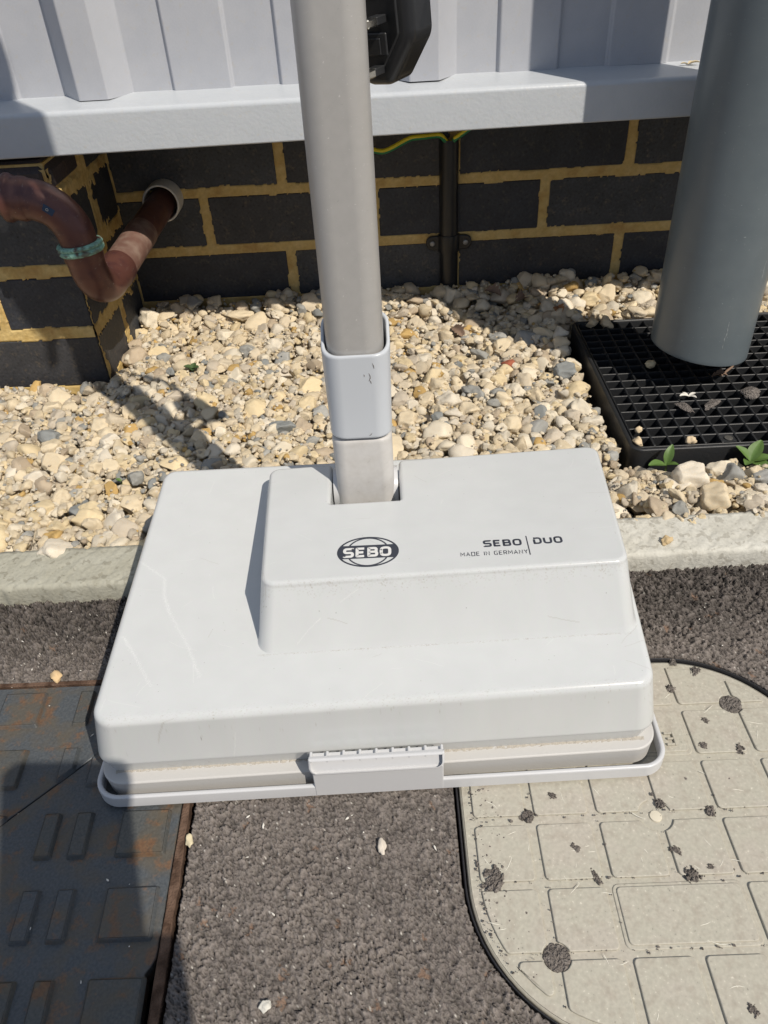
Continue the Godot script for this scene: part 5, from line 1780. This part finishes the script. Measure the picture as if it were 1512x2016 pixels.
func mud_patch(sd: int) -> ArrayMesh:
	var b := MB.new()
	var f := FastNoiseLite.new(); f.seed = sd; f.frequency = 1.1; f.fractal_octaves = 4
	var n := 30
	for j in n + 1:
		for i in n + 1:
			var p := Vector2(i * 2.0 / n - 1.0, j * 2.0 / n - 1.0) * 1.25
			var a := 1.0 - p.length() + f.get_noise_2d(p.x * 1.1, p.y * 1.1) * 0.95
			b.vert(Vector3(p.x, clampf(a * 2.2, -0.8, 0.8) + f.get_noise_2d(p.x * 4.0 + 9.0, p.y * 4.0) * 0.7 * clampf(a * 3.0, 0, 1), p.y))
	for j in n:
		for i in n:
			var a := j * (n + 1) + i
			if maxf(maxf(b.v[a].y, b.v[a + 1].y), maxf(b.v[a + n + 1].y, b.v[a + n + 2].y)) > -0.5:
				b.quad(a, a + n + 1, a + n + 2, a + 1)
	return b.build()
func scatter_specks() -> void:
	var r := RandomNumberGenerator.new(); r.seed = 41
	for kind in 2:
		var mm := MultiMesh.new()
		mm.transform_format = MultiMesh.TRANSFORM_3D
		mm.mesh = stone_shape(700 + kind, 1, 6, 0.5, 0.8)
		var list := []
		if kind == 0:
			for k in 800:
				var p := Vector2(r.randf_range(0.163, 0.395), r.randf_range(0.685, 0.915))
				var d := r.randf()
				if k < 650:        # they gather along the left rim and the pads' edges
					p = Vector2(0.1655 + absf(r.randfn(0, 0.010)), r.randf_range(0.775, 0.90)) if k < 380 else Vector2(0.1665 + 0.0385 * r.randi_range(0, 5) + r.randfn(0, 0.0008), p.y) if r.randf() < 0.4 else Vector2(p.x, 0.7982 + 0.0395 * r.randi_range(0, 2) + r.randfn(0, 0.0008))
				elif d > 0.28: continue
				if Geometry2D.is_point_in_polygon(p, inset(cover_poly, 0.002)):
					var s := absf(r.randfn(0, 0.00026)) + 0.00012
					list.append(Transform3D(Basis(Vector3.UP, r.randf() * TAU) * Basis.from_scale(Vector3(s * 1.5, s * 0.6, s)), Vector3(p.x, GY - 0.0009, p.y)))
		else:
			for k in 210:
				var p := Vector2(r.randf_range(-0.3, 0.48), r.randf_range(0.6, 0.95))
				if Geometry2D.is_point_in_polygon(p, inset(cover_poly, -0.006)) : continue
				var s := absf(r.randfn(0, 0.0004)) + 0.00018
				var long := r.randf_range(1.0, 3.0)
				list.append(Transform3D(Basis(Vector3.UP, r.randf() * TAU) * Basis.from_scale(Vector3(s * long, s * 0.5, s * 0.7)), Vector3(p.x, GY + 0.0002, p.y)))
		mm.instance_count = list.size()
		for i in list.size(): mm.set_instance_transform(i, list[i])
		var o := MultiMeshInstance3D.new()
		o.multimesh = mm
		o.material_override = M.mud if kind == 0 else M.white_bit
		o.name = "mud_specks" if kind == 0 else "pale_grit"
		add_child(o)
		tag(o, "fine dark mud specks sprinkled over the beige cover" if kind == 0 else "fine pale grit and fibres scattered on the asphalt", "mud" if kind == 0 else "grit", "", "stuff")

# ------------------------------------------------------------------ the telephone that takes the picture, whose shadow lies across the iron cover
func build_phone(cam: Transform3D) -> void:
	var p := thing("telephone", cam.origin, "black mobile phone held upright over the road, casting the rectangular shadow", "phone")
	p.transform = cam
	var b := MB.new()
	slab(b, rounded([Vector2(-0.013, -0.016), Vector2(0.068, -0.016), Vector2(0.068, 0.131), Vector2(-0.013, 0.131)], [0.011], 6), 0.006, 0.0145, 0.002, 3, true)
	for k in b.v.size(): b.v[k] = Vector3(b.v[k].x, -b.v[k].z, b.v[k].y)
	put("phone_body", b.build(), M.black, p)
	var s := MB.new()
	s.box(Vector3(-0.010, -0.128, 0.0147), Vector3(0.065, 0.013, 0.0152), 0.0001)
	put("screen", s.build(), M.glass, p)
	# it stands on a small tripod with a chunky clamp
	var t := thing("tripod", Vector3(0.2, GY, 1.19), "small black tripod carrying the telephone above the road", "tripod")
	var cl := MB.new()
	cl.box(Vector3(0.045, -0.128, 0.0155), Vector3(0.094, -0.078, 0.05), 0.004)
	for k in cl.v.size(): cl.v[k] = cam * cl.v[k]
	put_w("clamp", cl, M.black, t)
	var head: Vector3 = cam * Vector3(0.07, -0.125, 0.035)
	var co := MB.new()
	var foot := Vector3(head.x, 0.16, head.z)
	co.tube(PackedVector3Array([head, foot]), PackedFloat32Array([0.016, 0.016]), 20)
	put_w("column", co, M.black, t)
	for a in [0.5, 2.6, 4.7]:
		var lg := MB.new()
		lg.tube(PackedVector3Array([foot + Vector3(0, 0.04, 0), Vector3(foot.x + cos(a) * 0.13, GY, foot.z + 0.04 + sin(a) * 0.11)]), PackedFloat32Array([0.01, 0.007]), 14)
		put_w("leg", lg, M.black, t)
func _ready() -> void:
	rng.seed = 1
	# camera
	var cam := Camera3D.new()
	cam.name = "camera"
	cam.fov = 67.35
	cam.near = 0.02
	cam.far = 300.0
	cam.transform = Transform3D(Basis(Vector3(0.99870, -0.04935, 0.01278), Vector3(0.04665, 0.78360, -0.61951), Vector3(0.02056, 0.61930, 0.78489)).orthonormalized(), Vector3(0.13049, 0.43537, 1.05435))
	add_child(cam)
	cam.current = true
	# sky and exposure
	var env := Environment.new()
	var sky := Sky.new()
	var sm := ProceduralSkyMaterial.new()
	sm.sky_top_color = Color(0.60, 0.68, 0.80)
	sm.sky_horizon_color = Color(0.84, 0.86, 0.88)
	sm.sky_curve = 0.12
	sm.ground_bottom_color = Color(0.3, 0.29, 0.28)
	sm.ground_horizon_color = Color(0.55, 0.55, 0.55)
	sm.sky_energy_multiplier = 1.0
	var cn := FastNoiseLite.new(); cn.seed = 6; cn.frequency = 0.006; cn.fractal_octaves = 5
	var cim := cn.get_seamless_image(512, 256)
	cim.convert(Image.FORMAT_RGBA8)
	for y in 256:
		for x in 512:
			var v := cim.get_pixel(x, y).r
			cim.set_pixel(x, y, Color(0.95, 0.96, 0.98, clampf((v - 0.52) * 4.0, 0, 1) * 0.5))
	sm.sky_cover = ImageTexture.create_from_image(cim)
	sky.sky_material = sm
	env.background_mode = Environment.BG_SKY
	env.sky = sky
	env.tonemap_mode = Environment.TONE_MAPPER_LINEAR
	env.tonemap_exposure = 1.0
	env.sdfgi_enabled = true
	env.ssao_enabled = true
	env.ssil_enabled = true
	env.background_energy_multiplier = 0.62
	var we := WorldEnvironment.new()
	we.name = "environment"
	we.environment = env
	add_child(we)
	# sun: from the right, behind the camera, about 52 degrees up
	var sun := DirectionalLight3D.new()
	sun.name = "sun"
	sun.light_energy = 1.42
	sun.light_color = Color(1.0, 0.965, 0.91)
	sun.light_angular_distance = 0.53
	sun.shadow_enabled = true
	add_child(sun)
	var az := deg_to_rad(41.0); var k := 0.87
	var to := Vector3(sin(az) * k, 1.0, cos(az) * k)
	sun.look_at_from_position(to, Vector3.ZERO, Vector3.UP)

	make_materials()
	cover_poly = rounded([Vector2(0.1602, 0.6785), Vector2(0.3985, 0.6785), Vector2(0.3985, 0.9225), Vector2(0.1602, 0.9225)], [0.0845], 20)
	build_asphalt()
	build_kerb()
	build_gravel()
	build_wall()
	build_pier()
	build_cabinet()
	build_cover()
	build_iron_cover()
	build_downpipe()
	build_grate()
	build_conduit()
	build_copper()
	build_machine()
	build_small()
	build_phone(cam.transform)
